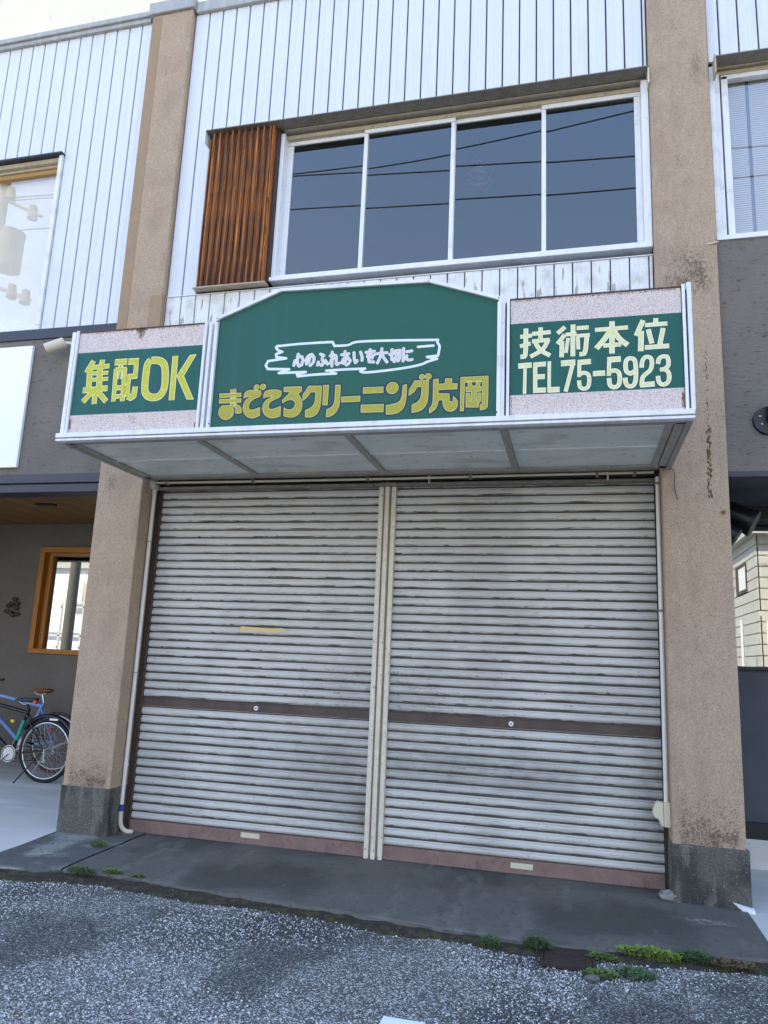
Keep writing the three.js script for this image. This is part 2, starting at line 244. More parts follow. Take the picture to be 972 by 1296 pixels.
// ---------- sign prints ----------
// strokes in millimetres: [0, x, y, ...] filled outline, [width, x, y, ...] stroke, [radius, 1, x, y] dot
const INK_GOLD = [
  [46,-799,3379,-787,3240],
  [0,-903,3350,-734,3348,-733,3319,-900,3318],
  [0,-902,3308,-731,3305,-730,3276,-899,3277],
  [0,-777,3265,-744,3258,-725,3237,-719,3208,-726,3195,-764,3196],
  [49,-841,3235,-814,3234,-801,3212,-810,3184,-837,3173,-865,3187,-876,3211,-867,3234,-841,3235],
  [0,-713,3305,-713,3338,-698,3357,-669,3366,-613,3363,-584,3355,-580,3324,-593,3309,-626,3301,-654,3281,-669,3255,-670,3235,-659,3220,-638,3215,-582,3234,-579,3173,-604,3160,-636,3154,-670,3163,-696,3185,-710,3215,-714,3244,-706,3276,-693,3297,-657,3315,-683,3316,-701,3310],
  [21,1,-620,3383],
  [22,1,-571,3384],
  [0,-562,3298,-563,3338,-545,3355,-509,3360,-458,3358,-431,3345,-428,3317,-439,3299,-474,3287,-506,3270,-519,3246,-515,3224,-498,3214,-476,3219,-427,3235,-425,3163,-457,3151,-493,3149,-527,3161,-553,3187,-564,3216,-563,3251,-547,3279,-519,3296,-498,3309,-535,3309],
  [0,-414,3375,-283,3372,-279,3338,-303,3318,-275,3281,-268,3245,-270,3203,-292,3165,-327,3149,-363,3150,-401,3162,-403,3226,-385,3211,-356,3205,-332,3216,-320,3240,-328,3266,-350,3279,-383,3275,-415,3255,-419,3280,-392,3304,-365,3335,-411,3339],
  [0,-230,3373,-133,3369,-134,3268,-135,3219,-150,3174,-177,3150,-208,3143,-242,3147,-244,3199,-213,3208,-189,3228,-177,3256,-177,3325,-213,3327,-232,3292,-266,3267,-272,3313,-253,3334],
  [0,-122,3373,-83,3372,-85,3227,-120,3228],
  [0,-35,3370,1,3368,3,3254,-2,3206,-24,3165,-57,3144,-91,3141,-90,3197,-61,3207,-41,3228,-35,3263],
  [0,13,3282,146,3282,146,3242,14,3243],
  [0,164,3341,305,3340,306,3297,163,3297],
  [0,154,3218,313,3216,312,3161,156,3163],
  [42,1,368,3327],
  [0,440,3343,466,3348,468,3306,465,3226,448,3175,414,3149,375,3141,332,3143,329,3208,372,3213,411,3222,431,3244,436,3275],
  [0,518,3371,615,3370,615,3298,614,3227,598,3184,564,3154,507,3147,505,3204,543,3219,565,3245,570,3325,537,3326,525,3295,483,3267,482,3309,500,3336],
  [19,1,568,3395],
  [22,1,610,3396],
  [0,646,3372,680,3376,681,3339,725,3340,726,3376,771,3373,771,3338,808,3336,807,3298,682,3297,683,3273,755,3269,760,3214,779,3212,782,3251,814,3218,812,3175,792,3149,758,3142,728,3159,714,3191,711,3227,684,3225,681,3200,667,3162,626,3138,623,3175,643,3194,647,3233],
  [0,828,3378,1010,3378,1010,3170,999,3151,959,3145,958,3184,973,3191,972,3339,856,3340,853,3144,829,3145],
  [0,873,3348,898,3347,906,3315,926,3314,934,3346,961,3345,954,3309,966,3308,965,3274,935,3273,936,3212,941,3212,942,3265,965,3264,966,3207,951,3196,950,3165,866,3169,865,3265,892,3264,896,3212,901,3212,899,3273,864,3273,863,3309,879,3310],
];
const INK_SLOGAN = [
  [19,-345,3566,-350,3531],
  [19,-327,3601,-326,3545,-311,3523,-291,3532,-289,3553],
  [19,-324,3613,-311,3593],
  [19,-295,3592,-282,3562],
  [19,-231,3600,-241,3545,-256,3535,-263,3566,-249,3596,-224,3605,-203,3583,-203,3547,-229,3523],
  [18,-158,3603,-132,3591],
  [18,-141,3579,-145,3559,-129,3538,-143,3518,-158,3526],
  [18,-170,3545,-175,3523],
  [18,-120,3554,-102,3525],
  [18,-73,3613,-69,3509],
  [18,-86,3586,-62,3592,-83,3532],
  [18,-65,3559,-46,3587,-39,3573,-41,3527,-32,3517,-17,3528],
  [18,-4,3588,48,3593],
  [18,20,3611,23,3534,29,3517],
  [18,41,3571,17,3524,2,3530,11,3555,45,3563,61,3541,52,3520,38,3511],
  [18,85,3598,91,3540,101,3524,111,3538],
  [18,132,3599,146,3564,146,3538],
  [18,172,3595,230,3599],
  [18,200,3613,183,3564,207,3575,218,3550],
  [18,236,3577,193,3548,197,3525,230,3521],
  [18,251,3580,320,3583],
  [18,283,3615,280,3568,256,3513],
  [18,285,3568,322,3515],
  [18,340,3569,377,3574],
  [18,354,3603,355,3533,369,3525,378,3542],
  [18,376,3592,411,3594,410,3530,400,3519,390,3525],
  [18,392,3586,387,3551,373,3515],
  [18,435,3606,435,3516],
  [18,458,3581,492,3584],
  [18,459,3552,455,3532,470,3519,496,3523],
];
const INK_PLANK = [
  [18,-490,3683,-360,3689,-201,3690,-74,3687,-59,3657,50,3654,76,3678,224,3675,361,3669,669,3652,665,3631,683,3610,679,3575,672,3539,598,3535,667,3517,599,3501,570,3484,464,3466,289,3452,159,3447,137,3460,171,3477,11,3480,-109,3478],
  [19,-478,3687,-495,3675,-478,3650,-445,3638,-491,3624,-486,3601,-412,3587,-547,3575,-563,3544,-546,3516,-384,3504,-460,3481,-259,3477,-323,3463,-315,3448,-186,3455,-37,3453,-73,3466],
  [18,534,3611,639,3613],
];
const INK_LEFT = [
  [42,-1976,3667,-2028,3572],
  [46,-2000,3614,-1991,3443],
  [42,-1900,3671,-1904,3619],
  [35,-2005,3612,-1833,3617],
  [28,-2002,3565,-1837,3564],
  [28,-2000,3514,-1831,3515],
  [48,-1914,3625,-1902,3448],
  [43,-2040,3432,-1826,3441],
  [41,-1932,3440,-1927,3319],
  [41,-1954,3420,-2027,3341],
  [41,-1909,3418,-1825,3335],
  [48,-1792,3643,-1686,3643],
  [34,-1774,3591,-1765,3332],
  [36,-1699,3591,-1689,3331],
  [30,-1783,3585,-1685,3585],
  [15,-1750,3630,-1748,3507],
  [15,-1726,3629,-1719,3505],
  [36,-1776,3437,-1689,3440],
  [32,-1776,3369,-1683,3373],
  [48,-1678,3641,-1588,3641],
  [36,-1607,3648,-1604,3507],
  [41,-1671,3521,-1587,3524],
  [40,-1660,3528,-1659,3410,-1647,3367],
  [42,-1650,3367,-1621,3353,-1598,3367,-1594,3442],
  [55,-1487,3641,-1422,3638,-1379,3613,-1359,3566,-1347,3425,-1371,3368,-1402,3347,-1465,3350,-1504,3380,-1517,3433,-1517,3576,-1511,3621,-1487,3641],
  [44,-1288,3663,-1283,3320],
  [0,-1170,3661,-1118,3665,-1204,3502,-1106,3318,-1161,3321,-1261,3505],
];
const INK_RIGHT = [
  [29,1249,3693,1248,3512,1240,3499,1214,3498],
  [25,1212,3637,1288,3641],
  [25,1211,3571,1280,3587],
  [26,1288,3652,1407,3657],
  [27,1343,3694,1342,3605],
  [26,1288,3601,1401,3603],
  [27,1391,3604,1359,3536,1278,3495],
  [27,1307,3597,1336,3537,1403,3495],
  [27,1497,3686,1450,3643],
  [26,1496,3634,1449,3571],
  [27,1477,3589,1474,3479],
  [28,1547,3699,1544,3481],
  [23,1500,3633,1569,3632],
  [21,1516,3608,1501,3507],
  [21,1576,3607,1579,3526],
  [26,1569,3672,1644,3672],
  [23,1566,3618,1650,3620],
  [28,1632,3618,1623,3512,1613,3494,1584,3492],
  [35,1201,3435,1287,3438],
  [20,1245,3426,1242,3244],
  [25,1309,3453,1309,3246],
  [31,1298,3438,1377,3440],
  [32,1308,3355,1370,3355],
  [32,1298,3264,1377,3264],
  [20,1398,3457,1396,3249],
  [35,1388,3263,1461,3263],
  [38,1470,3437,1559,3440],
  [24,1548,3448,1498,3246],
  [34,1573,3437,1655,3440],
  [22,1584,3442,1582,3339],
  [24,1583,3357,1613,3370,1639,3355,1644,3325,1642,3284,1628,3261,1606,3259,1587,3269,1582,3293,1581,3317],
  [34,1666,3357,1740,3358],
  [32,1787,3703,1783,3484],
  [26,1682,3651,1883,3654],
  [33,1779,3647,1737,3580,1688,3524],
  [32,1793,3646,1826,3581,1879,3535],
  [26,1731,3541,1840,3543],
  [30,1974,3696,1930,3593],
  [32,1961,3624,1955,3489],
  [28,2050,3704,2047,3660],
  [26,1984,3661,2117,3663],
  [28,2003,3632,2022,3536],
  [28,2091,3635,2068,3525],
  [29,1979,3512,2123,3514],
  [36,1754,3444,1836,3446],
  [23,1766,3454,1762,3337],
  [26,1765,3362,1796,3375,1822,3360,1828,3327,1825,3282,1808,3261,1782,3260,1765,3276,1763,3323],
  [26,1917,3361,1891,3344,1868,3356,1862,3383,1864,3428,1879,3447,1905,3446,1920,3431,1924,3386,1923,3309,1913,3271,1895,3260,1872,3264,1860,3287,1859,3320],
  [25,1958,3379,1960,3419,1974,3446,1997,3452,2017,3438,2020,3406,2012,3362,1983,3339,1962,3320,1956,3282,1955,3263],
  [33,1945,3267,2032,3270],
  [25,2054,3399,2059,3434,2083,3449,2108,3444,2117,3419,2114,3381,2092,3363,2064,3361],
  [25,2092,3363,2115,3343,2118,3305,2109,3274,2086,3261,2063,3268,2053,3291,2052,3321],
];

function signTex(x0, x1, y0, y1, paint) {     // canvas in millimetres of the panel
  const k = 900, W = Math.round((x1 - x0) * k), H = Math.round((y1 - y0) * k), c = document.createElement('canvas'); c.width = W; c.height = H;
  const g = c.getContext('2d');
  const path = (it, close) => { g.beginPath(); for (let i = 1; i < it.length; i += 2) { const X = (it[i] / 1000 - x0) * k, Y = (y1 - it[i + 1] / 1000) * k; i === 1 ? g.moveTo(X, Y) : g.lineTo(X, Y); } if (close) g.closePath(); };
  const inkOn = (ctx, list, style, grow, cap = 'butt', join2 = 'round') => {
    ctx.fillStyle = ctx.strokeStyle = style; ctx.lineJoin = join2; ctx.lineCap = cap;
    for (const it of list) {
      const P = []; const dot = it[1] === 1 && it.length === 4;
      for (let i = dot ? 2 : 1; i < it.length; i += 2) P.push([(it[i] / 1000 - x0) * k, (y1 - it[i + 1] / 1000) * k]);
      ctx.beginPath();
      if (dot) { ctx.arc(P[0][0], P[0][1], Math.max(1, it[0] / 1000 * k + grow), 0, 7); ctx.fill(); continue; }
      const shut = it[0] === 0 || (P.length > 3 && Math.hypot(P[0][0] - P.at(-1)[0], P[0][1] - P.at(-1)[1]) < 2), n = P.length;
      const mid = (p, q) => [(p[0] + q[0]) / 2, (p[1] + q[1]) / 2];
      P.forEach((p, i) => {                    // round the gentle bends, keep the corners
        const a = P[(i + n - 1) % n], c = P[(i + 1) % n], e1 = [p[0] - a[0], p[1] - a[1]], e2 = [c[0] - p[0], c[1] - p[1]];
        const turn = Math.acos(cl((e1[0] * e2[0] + e1[1] * e2[1]) / (Math.hypot(...e1) * Math.hypot(...e2) + 1e-9), -1, 1)), soft = turn < 0.95 && (shut ? it[0] === 0 || (i > 0 && i < n - 1) : i > 0 && i < n - 1);
        if (!i) { if (soft) { const m = mid(a, p); ctx.moveTo(m[0], m[1]); } else { ctx.moveTo(p[0], p[1]); return; } }
        if (soft) { const m = mid(a, p), q = mid(p, c); ctx.lineTo(m[0], m[1]); ctx.quadraticCurveTo(p[0], p[1], q[0], q[1]); } else ctx.lineTo(p[0], p[1]);
      });
      if (it[0] === 0) { ctx.closePath(); if (grow > 0) { ctx.lineWidth = 2 * grow; ctx.stroke(); } ctx.fill(); if (grow < 0) { ctx.save(); ctx.globalCompositeOperation = 'destination-out'; ctx.lineWidth = -2 * grow; ctx.stroke(); ctx.restore(); } }
      else { ctx.lineWidth = Math.max(0.8, it[0] / 1000 * k + 2 * grow); ctx.stroke(); }
    }
  };
  // a layer of letters of its own, aged with blotches that stay inside the letters
  const layer = (list, style, grow, blots, cap) => {
    const l = document.createElement('canvas'); l.width = W; l.height = H; const x = l.getContext('2d');
    inkOn(x, list, style, grow, cap); x.globalCompositeOperation = 'source-atop'; blots?.(x); g.drawImage(l, 0, 0);
  };
  paint(g, W, H, k, inkOn, layer);
  const t = new THREE.CanvasTexture(c); t.colorSpace = THREE.SRGBColorSpace; t.wrapS = t.wrapT = THREE.ClampToEdgeWrapping;
  return t;
}
let qs = 99; const qr = () => { qs = (Math.imul(qs, 1103515245) + 12345) & 0x7fffffff; return qs / 0x7fffffff; };
function greenField(g, x, y, w, h, base, n = 260) { // enamel green faded in thin upright runs
  g.fillStyle = base; g.fillRect(x, y, w, h);
  g.save(); g.beginPath(); g.rect(x, y, w, h); g.clip();
  for (let i = 0; i < n; i++) { const a = qr() * w + x, b = qr() * h + y, l = 20 + 160 * qr(), o = 0.03 + 0.1 * qr(); g.fillStyle = qr() < 0.5 ? `rgba(20,120,128,${o})` : qr() < 0.6 ? `rgba(8,70,50,${o})` : `rgba(150,190,185,${o * 0.8})`; g.fillRect(a, b, 1 + 3 * qr(), l); }
  for (let i = 0; i < 40; i++) { const a = qr() * w + x, wd = 10 + 60 * qr(); g.fillStyle = qr() < 0.5 ? `rgba(20,110,110,.07)` : `rgba(10,80,58,.09)`; g.fillRect(a, y, wd, h); }
  g.restore();
}
function chalk(g, x, y, w, h) {               // blistered pinkish paint with mildew specks
  g.fillStyle = '#d8cac4'; g.fillRect(x, y, w, h);
  for (let i = 0; i < w * h / 20; i++) { const a = x + qr() * w, b = y + qr() * h, o = qr(); g.fillStyle = o < 0.5 ? `rgba(70,50,46,${0.25 + 0.45 * qr()})` : o < 0.75 ? `rgba(238,230,224,${0.4 + 0.4 * qr()})` : `rgba(150,112,104,${0.3 + 0.3 * qr()})`; g.fillRect(a, b, 1.2 + 2.6 * qr(), 1.2 + 2.2 * qr()); }
  for (let i = 0; i < 26; i++) { const a = x + qr() * w, b = y + qr() * h; for (let j = 0; j < 14; j++) { g.fillStyle = `rgba(96,64,56,${0.1 + 0.2 * qr()})`; g.fillRect(a + (qr() - 0.5) * 16, b + (qr() - 0.5) * 44, 1 + 2 * qr(), 2 + 9 * qr()); } }
}
const blotch = (n, cols, rmax) => (x) => { const { width: w, height: h } = x.canvas; for (let i = 0; i < n; i++) { x.fillStyle = cols[Math.floor(qr() * cols.length)]; const a = qr() * w, b = qr() * h; for (let j = 0; j < 5; j++) x.fillRect(a + (qr() - 0.5) * rmax * 2, b + (qr() - 0.5) * rmax * 2, 1 + rmax * qr(), 1 + rmax * qr() * 0.6); } };
const rustRun = (g, x, y, n, w, l) => { for (let i = 0; i < n; i++) { g.fillStyle = `rgba(${70 + 50 * qr()},${36 + 24 * qr()},26,${0.2 + 0.6 * qr()})`; g.fillRect(x + (qr() - 0.5) * w, y + (qr() - 0.2) * l, 1 + 3 * qr(), 2 + 9 * qr()); } };
const CX0 = -0.97, CX1 = 1.08, CY0 = 3.095, CY1 = 4.115;
const centreTex = signTex(CX0, CX1, CY0, CY1, (g, W, H, k, inkOn, layer) => {
  greenField(g, 0, 0, W, H, '#0a5545', 420);
  g.fillStyle = 'rgba(22,84,78,.35)'; g.fillRect(0, 0, W * 0.2, H);
  inkOn(g, INK_PLANK, '#dfe5ea', 0, 'round');
  inkOn(g, INK_SLOGAN, '#e4e6e8', 1.5, 'round'); inkOn(g, INK_SLOGAN, '#a8807c', -4.2, 'round'); inkOn(g, INK_SLOGAN, '#eceff0', -6.2, 'round');
  inkOn(g, INK_GOLD, '#23343c', 11);
  layer(INK_GOLD, '#d9d995', 0.5); layer(INK_GOLD, '#a8a136', -2.2, blotch(2400, ['rgba(202,198,110,.35)', 'rgba(126,118,30,.3)', 'rgba(168,160,50,.3)', 'rgba(220,218,150,.25)'], 7));
});
const LX0 = -2.12, LX1 = -1.07, SY0 = 3.1, SY1 = 3.9;
const leftTex = signTex(LX0, LX1, SY0, SY1, (g, W, H, k, inkOn, layer) => {
  chalk(g, 0, 0, W, H); greenField(g, 0, (SY1 - 3.735) * k, W, 0.497 * k, '#085650', 320);
  inkOn(g, INK_LEFT, '#15403a', 7); layer(INK_LEFT, '#e6e6b4', 1.5); layer(INK_LEFT, '#c2c03e', -3, blotch(1500, ['rgba(222,222,150,.4)', 'rgba(160,150,36,.3)', 'rgba(236,236,190,.35)'], 8));
  for (let i = 0; i < 520; i++) { const d = qr() * qr() * 95, wd = 46 * (1 - d / 120); g.fillStyle = `rgba(${40 + 50 * qr()},${26 + 22 * qr()},22,${0.15 + 0.6 * qr() * (1 - d / 110)})`; g.fillRect(W * 0.5 + (qr() + qr() - 1) * wd, d, 1 + 3 * qr(), 2 + 10 * qr()); } rustRun(g, W * 0.5, 4, 300, W * 0.9, 5); rustRun(g, W * 0.5, H * 0.86, 60, 50, 60); rustRun(g, 6, H * 0.88, 120, 14, 70); rustRun(g, W - 6, H * 0.95, 80, 14, 40); rustRun(g, W * 0.42, H * 0.5, 40, 10, 130);
});
const RX0 = 1.15, RX1 = 2.2;
const rightTex = signTex(RX0, RX1, SY0, SY1, (g, W, H, k, inkOn, layer) => {
  chalk(g, 0, 0, W, H); greenField(g, 0, (SY1 - 3.73) * k, W, 0.492 * k, '#07554a', 320);
  inkOn(g, INK_RIGHT, '#123f36', 6); layer(INK_RIGHT, '#ecebd2', 1); layer(INK_RIGHT, '#dcdcae', -3.2, blotch(900, ['rgba(200,196,84,.4)', 'rgba(240,240,220,.5)', 'rgba(190,184,70,.3)'], 10));
  rustRun(g, W * 0.5, 4, 320, W * 0.95, 5); rustRun(g, 5, H * 0.5, 120, 8, H * 0.9); rustRun(g, W - 8, H * 0.88, 160, 14, 90);
});
M.signC = mat(0xffffff, 0.6, { map: centreTex }); M.signL = mat(0xffffff, 0.65, { map: leftTex }); M.signR = mat(0xffffff, 0.65, { map: rightTex });

// ---------- ground ----------
const plane = (x0, x1, z0, z1, y) => muv(new THREE.PlaneGeometry(x1 - x0, z1 - z0).rotateX(-Math.PI / 2).translate((x0 + x1) / 2, y, (z0 + z1) / 2));
structure('ground', plane(-200, 200, -200, 200, -0.055), M.asphalt);
// apron slab in front of the shutters; its outer edge wanders
const edge = [[-2.66, 0.9], [-2.3, 0.9], [-1.95, 0.82], [-1.65, 0.8], [-1.2, 0.84], [-0.6, 0.89], [0.37, 0.96], [0.85, 1.0], [1.24, 1.03], [1.7, 1.0], [2.1, 0.92], [2.63, 0.83]];
const edgeZ = (x) => { for (let i = 1; i < edge.length; i++) if (x <= edge[i][0]) { const [a, b] = [edge[i - 1], edge[i]]; return a[1] + (b[1] - a[1]) * (x - a[0]) / (b[0] - a[0]); } return edge.at(-1)[1]; };
function slab(x0, x1, zBack, drop, ym = 0) {
  const n = Math.ceil((x1 - x0) / 0.05), m = 8, pos = [], idx = [];
  for (let i = 0; i <= n; i++) {
    const x = x0 + (x1 - x0) * i / n, ze = edgeZ(x) + 0.018 * (vnoise(x * 7 + 50, 0.5, 999, 9, 5) - 0.5);
    for (let j = 0; j <= m; j++) { const t = j / m, z = zBack + (ze - zBack) * t; pos.push(x, ym + 0.012 - 0.03 * Math.max(0, t - 0.3) + 0.004 * (vnoise(x * 4 + 40, z * 4 + 40, 999, 999, 6) - 0.5), z); }
    pos.push(x, ym - 0.02, ze + 0.012, x, drop, ze + 0.03);
  }
  const w = m + 3;
  for (let i = 0; i < n; i++) for (let j = 0; j < w - 1; j++) { const a = i * w + j, b = a + w; idx.push(a, a + 1, b, b, a + 1, b + 1); }
  const g = new THREE.BufferGeometry(); g.setAttribute('position', new THREE.Float32BufferAttribute(pos, 3)); g.setIndex(idx); g.computeVertexNormals();
  return muv(g);
}
structure('apron', slab(-1.985, 2.63, -0.45, -0.09), M.apron);
structure('apron', slab(-2.66, -1.995, -0.45, -0.09, 0.004), M.apronPale);
structure('gutter', (() => {                 // band of dirt and moss between slab and asphalt
  const pos = [], idx = [], n = 150, m = 5;
  for (let i = 0; i <= n; i++) { const x = -3.4 + 6.8 * i / n, ze = edgeZ(Math.max(-2.66, Math.min(2.63, x))), wd = 0.07 + 0.12 * vnoise(x * 2.3 + 30, 0.3, 999, 9, 8) + (x < -1.7 ? 0.04 : 0) - 0.06 * Math.exp(-(((x - 1.5) / 0.25) ** 4)); for (let j = 0; j <= m; j++) { const t = j / m; pos.push(x, -0.05 + 0.022 * (1 - t) * (0.4 + 0.9 * vnoise(x * 12 + 60, t * 4, 999, 99, 9)) - (j === m ? 0.012 : 0), ze + 0.005 + wd * t + (j === m ? 0.03 * (vnoise(x * 22 + 30, 3, 999, 99, 11) - 0.5) : 0)); } }
  for (let i = 0; i < n; i++) for (let j = 0; j < m; j++) { const a = i * (m + 1) + j, b = a + m + 1; idx.push(a, a + 1, b, b, a + 1, b + 1); }
  const g = new THREE.BufferGeometry(); g.setAttribute('position', new THREE.Float32BufferAttribute(pos, 3)); g.setIndex(idx); g.computeVertexNormals(); return muv(g);
})(), M.soil);
const slope = (x0, x1, z0, y0, z1, y1) => { const g = new THREE.BufferGeometry(); g.setAttribute('position', new THREE.Float32BufferAttribute([x0, y0, z0, x0, y1, z1, x1, y1, z1, x0, y0, z0, x1, y1, z1, x1, y0, z0], 3)); g.computeVertexNormals(); return muv(g); };
structure('floor', slope(-9, -2.668, -2.6, 0.147, 0.72, -0.012), M.paleFloor);
structure('floor', slope(2.638, 9, -1.4, 0.02, 0.8, -0.012), M.paleFloor);
structure('line_marking', plane(0.69, 0.885, 2.14, 5.2, -0.051), M.linePaint);

// ---------- the shop building ----------
const shop = thing('shop_building', 'two storey shop with white board cladding, tan rendered pillars and a row of dark windows', 'building', [0, 0, -0.5]);
const pillar = (x0, x1) => part(shop, 'pillar', rbox(x0, x1, 0.02, 8.03, -0.45, 0, 0.012), M.pillar);
const pL = pillar(-2.677, -2.22), pR = pillar(2.182, 2.65);
part(pL, 'plinth', rbox(-2.684, -2.213, 0, 0.39, -0.45, 0.007, 0.01), M.plinth);
part(pR, 'plinth', rbox(2.174, 2.668, 0, 0.385, -0.45, 0.01, 0.012), M.plinth);
part(pL, 'paint_strip', box(-2.679, -2.57, 3.9, 8.0, -0.05, 0.0025), M.pillarPaint);
part(pL, 'paint_strip', box(-2.35, -2.2195, 3.9, 4.84, -0.05, 0.0025), M.pillarPaint);
part(pL, 'capping', rbox(-2.72, -2.2, 8.03, 8.17, -0.45, 0.03, 0.01), M.coping);
part(pR, 'capping', rbox(2.14, 2.69, 8.03, 8.17, -0.45, 0.03, 0.01), M.coping);
// cladding: boards of 150 mm, each with a pressed centre line, over dark gaps
function board(x0, x1, y0, y1, z, parent, m) {
  const w = x1 - x0, c = (x0 + x1) / 2, e = m === M.sidingOld ? 0.005 : 0.0068;
  const s = new THREE.Shape([[x0 + e, z - 0.022], [x0 + e, z - 0.004], [x0 + e + 0.004, z], [c - 0.007, z], [c, z - 0.003], [c + 0.007, z], [x1 - e - 0.004, z], [x1 - e, z - 0.004], [x1 - e, z - 0.022]].filter(([x], i) => w > 0.06 || i < 3 || i > 5).map(([x, zz]) => new THREE.Vector2(x, -zz)));
  const g = new THREE.ExtrudeGeometry(s, { depth: y1 - y0, bevelEnabled: false }).rotateX(-Math.PI / 2).translate(0, y0, 0);
  return part(parent, 'board', muv(g), m);
}
const clad = (th, x0, x1, y0, y1, first, m = M.siding) => {
  const wall = part(th, 'cladding', box(x0, x1, y0, y1, -0.16, -0.083), M.gap);
  let xs = [x0]; for (let x = first; x < x1 - 0.03; x += 0.15) if (x > x0 + 0.03) xs.push(x); xs.push(x1);
  for (let i = 1; i < xs.length; i++) board(xs[i - 1], xs[i], y0 + 0.002, y1 - 0.002, -0.06, wall, m);
  return wall;
};
clad(shop, -1.905, 2.178, 6.56, 8.0, -2.055);
clad(shop, -2.216, -1.905, 4.845, 8.0, -2.055);
clad(shop, -2.216, 2.178, 3.2, 4.838, -2.055, M.sidingOld);
part(shop, 'drip_ledge', rbox(-2.214, 2.176, 4.838, 4.846, -0.12, -0.05, 0.002), M.alu);
part(shop, 'coping', rbox(-2.198, 2.138, 8.0, 8.13, -0.35, -0.02, 0.012), M.coping);
part(shop, 'roof', box(-9.2, 9.2, 7.86, 7.985, -9, -0.17), M.room);
part(shop, 'rear_wall', box(-9.2, 9.2, 0, 7.86, -9.2, -9), M.room);
part(shop, 'side_wall', box(-9.2, -9, 0, 7.86, -9, -2.8), M.room); part(shop, 'side_wall', box(9, 9.2, 0, 7.86, -9, -2.8), M.room);
part(shop, 'roof_storey_wall', box(-9, 1.2, 7.99, 12.6, -1.4, -1.1), M.cream, 'cream rendered wall rising behind the coping');
// floor behind the shutters and dark room behind the long window
part(shop, 'ground_floor_wall', box(-2.24, 2.2, 0.0, 3.6, -0.62, -0.5), M.apron);
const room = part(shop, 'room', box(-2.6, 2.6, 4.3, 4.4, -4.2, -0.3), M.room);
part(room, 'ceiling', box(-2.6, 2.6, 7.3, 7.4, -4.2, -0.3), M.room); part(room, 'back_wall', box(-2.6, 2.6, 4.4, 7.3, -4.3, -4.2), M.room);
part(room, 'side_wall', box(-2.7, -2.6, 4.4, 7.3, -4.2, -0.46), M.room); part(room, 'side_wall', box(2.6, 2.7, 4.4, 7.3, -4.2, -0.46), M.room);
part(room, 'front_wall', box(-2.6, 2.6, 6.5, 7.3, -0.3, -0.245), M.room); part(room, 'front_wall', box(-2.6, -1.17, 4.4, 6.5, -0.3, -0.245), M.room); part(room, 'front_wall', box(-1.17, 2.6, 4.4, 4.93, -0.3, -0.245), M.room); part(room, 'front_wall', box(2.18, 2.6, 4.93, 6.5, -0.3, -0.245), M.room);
// hood over the window and rusty box
const hood = part(shop, 'window_hood', rbox(-1.9, 2.178, 6.507, 6.518, -0.24, 0.06, 0.003), M.greyMetal);
part(hood, 'hood_top', box(-1.9, 2.178, 6.519, 6.558, -0.24, -0.062), M.alu);
part(hood, 'end_plate', box(-1.906, -1.9, 6.38, 6.53, -0.06, 0.06), M.alu);
part(hood, 'end_plate', box(2.168, 2.18, 6.36, 6.504, -0.06, 0.05), M.pvcCream);
for (let k = 0; k < 3; k++) part(hood, 'track', rbox(-1.14, 2.165, 6.472 + 0.0115 * k, 6.479 + 0.0115 * k, -0.24, -0.13 + 0.03 * k, 0.003), k === 1 ? M.greyMetal : M.beige);
// the long sliding window: four sashes in one frame
const win = part(shop, 'window', join([rbox(-1.165, 2.178, 4.905, 4.945, -0.24, -0.035, 0.006), rbox(-1.165, -1.125, 4.945, 6.47, -0.24, -0.075, 0.005), rbox(2.118, 2.178, 4.945, 6.47, -0.24, -0.045, 0.005), rbox(-1.125, 2.118, 4.945, 4.968, -0.24, -0.06, 0.004)]), M.alu);
part(win, 'head_rail', rbox(-1.125, 2.118, 6.435, 6.47, -0.24, -0.125, 0.005), M.beige);
const wx = [-1.125, -0.328, 0.501, 1.307, 2.118];
for (let i = 0; i < 4; i++) {
  const a = wx[i] - (i ? 0.018 : 0), b = wx[i + 1] + (i < 3 ? 0.018 : 0), zf = i % 2 ? -0.135 : -0.168, st = 0.038;
  part(win, 'sash', join([rbox(a, b, 4.968, 4.968 + 0.045, zf - 0.026, zf, 0.004), rbox(a, b, 6.395, 6.435, zf - 0.026, zf, 0.004), rbox(a, a + st + (i ? 0 : 0.02), 5.013, 6.39, zf - 0.026, zf, 0.004), rbox(b - st - (i < 3 ? 0 : 0.012), b, 5.013, 6.39, zf - 0.026, zf, 0.004)]), M.alu);
  const pg = box(a + 0.02, b - 0.02, 5.005, 6.4, -0.001, 0.001), pc = (a + b) / 2;
  part(win, 'pane', pg.translate(-pc, -5.7, 0).rotateY([0.004, -0.003, 0.002, -0.005][i]).rotateX([0.002, -0.002, 0.003, 0][i]).translate(pc, 5.7, zf - 0.013), M.glassSky);
}
// lamp hanging in the room
{
  const lamp = thing('ceiling_lamp', 'round ring lamp with a red rim hanging inside behind the window', 'lamp', [0.54, 6.72, -1.6]);
  const ring = (r, t, y) => new THREE.TorusGeometry(r, t, 10, 40).rotateX(Math.PI / 2).translate(0.54, y, -1.6);
  part(lamp, 'red_rim', join([ring(0.15, 0.012, 6.78), ring(0.15, 0.012, 6.94)]), mat(0xb03a3a, 0.4));
  part(lamp, 'ring_tube', ring(0.125, 0.02, 6.83), mat(0xc8c8c4, 0.5));
  part(lamp, 'ring_tube', ring(0.09, 0.018, 6.89), mat(0xc8c8c4, 0.5));
  part(lamp, 'stem', rod(V(0.54, 6.9, -1.6), V(0.54, 7.3, -1.6), 0.012), M.darkMetal);
}
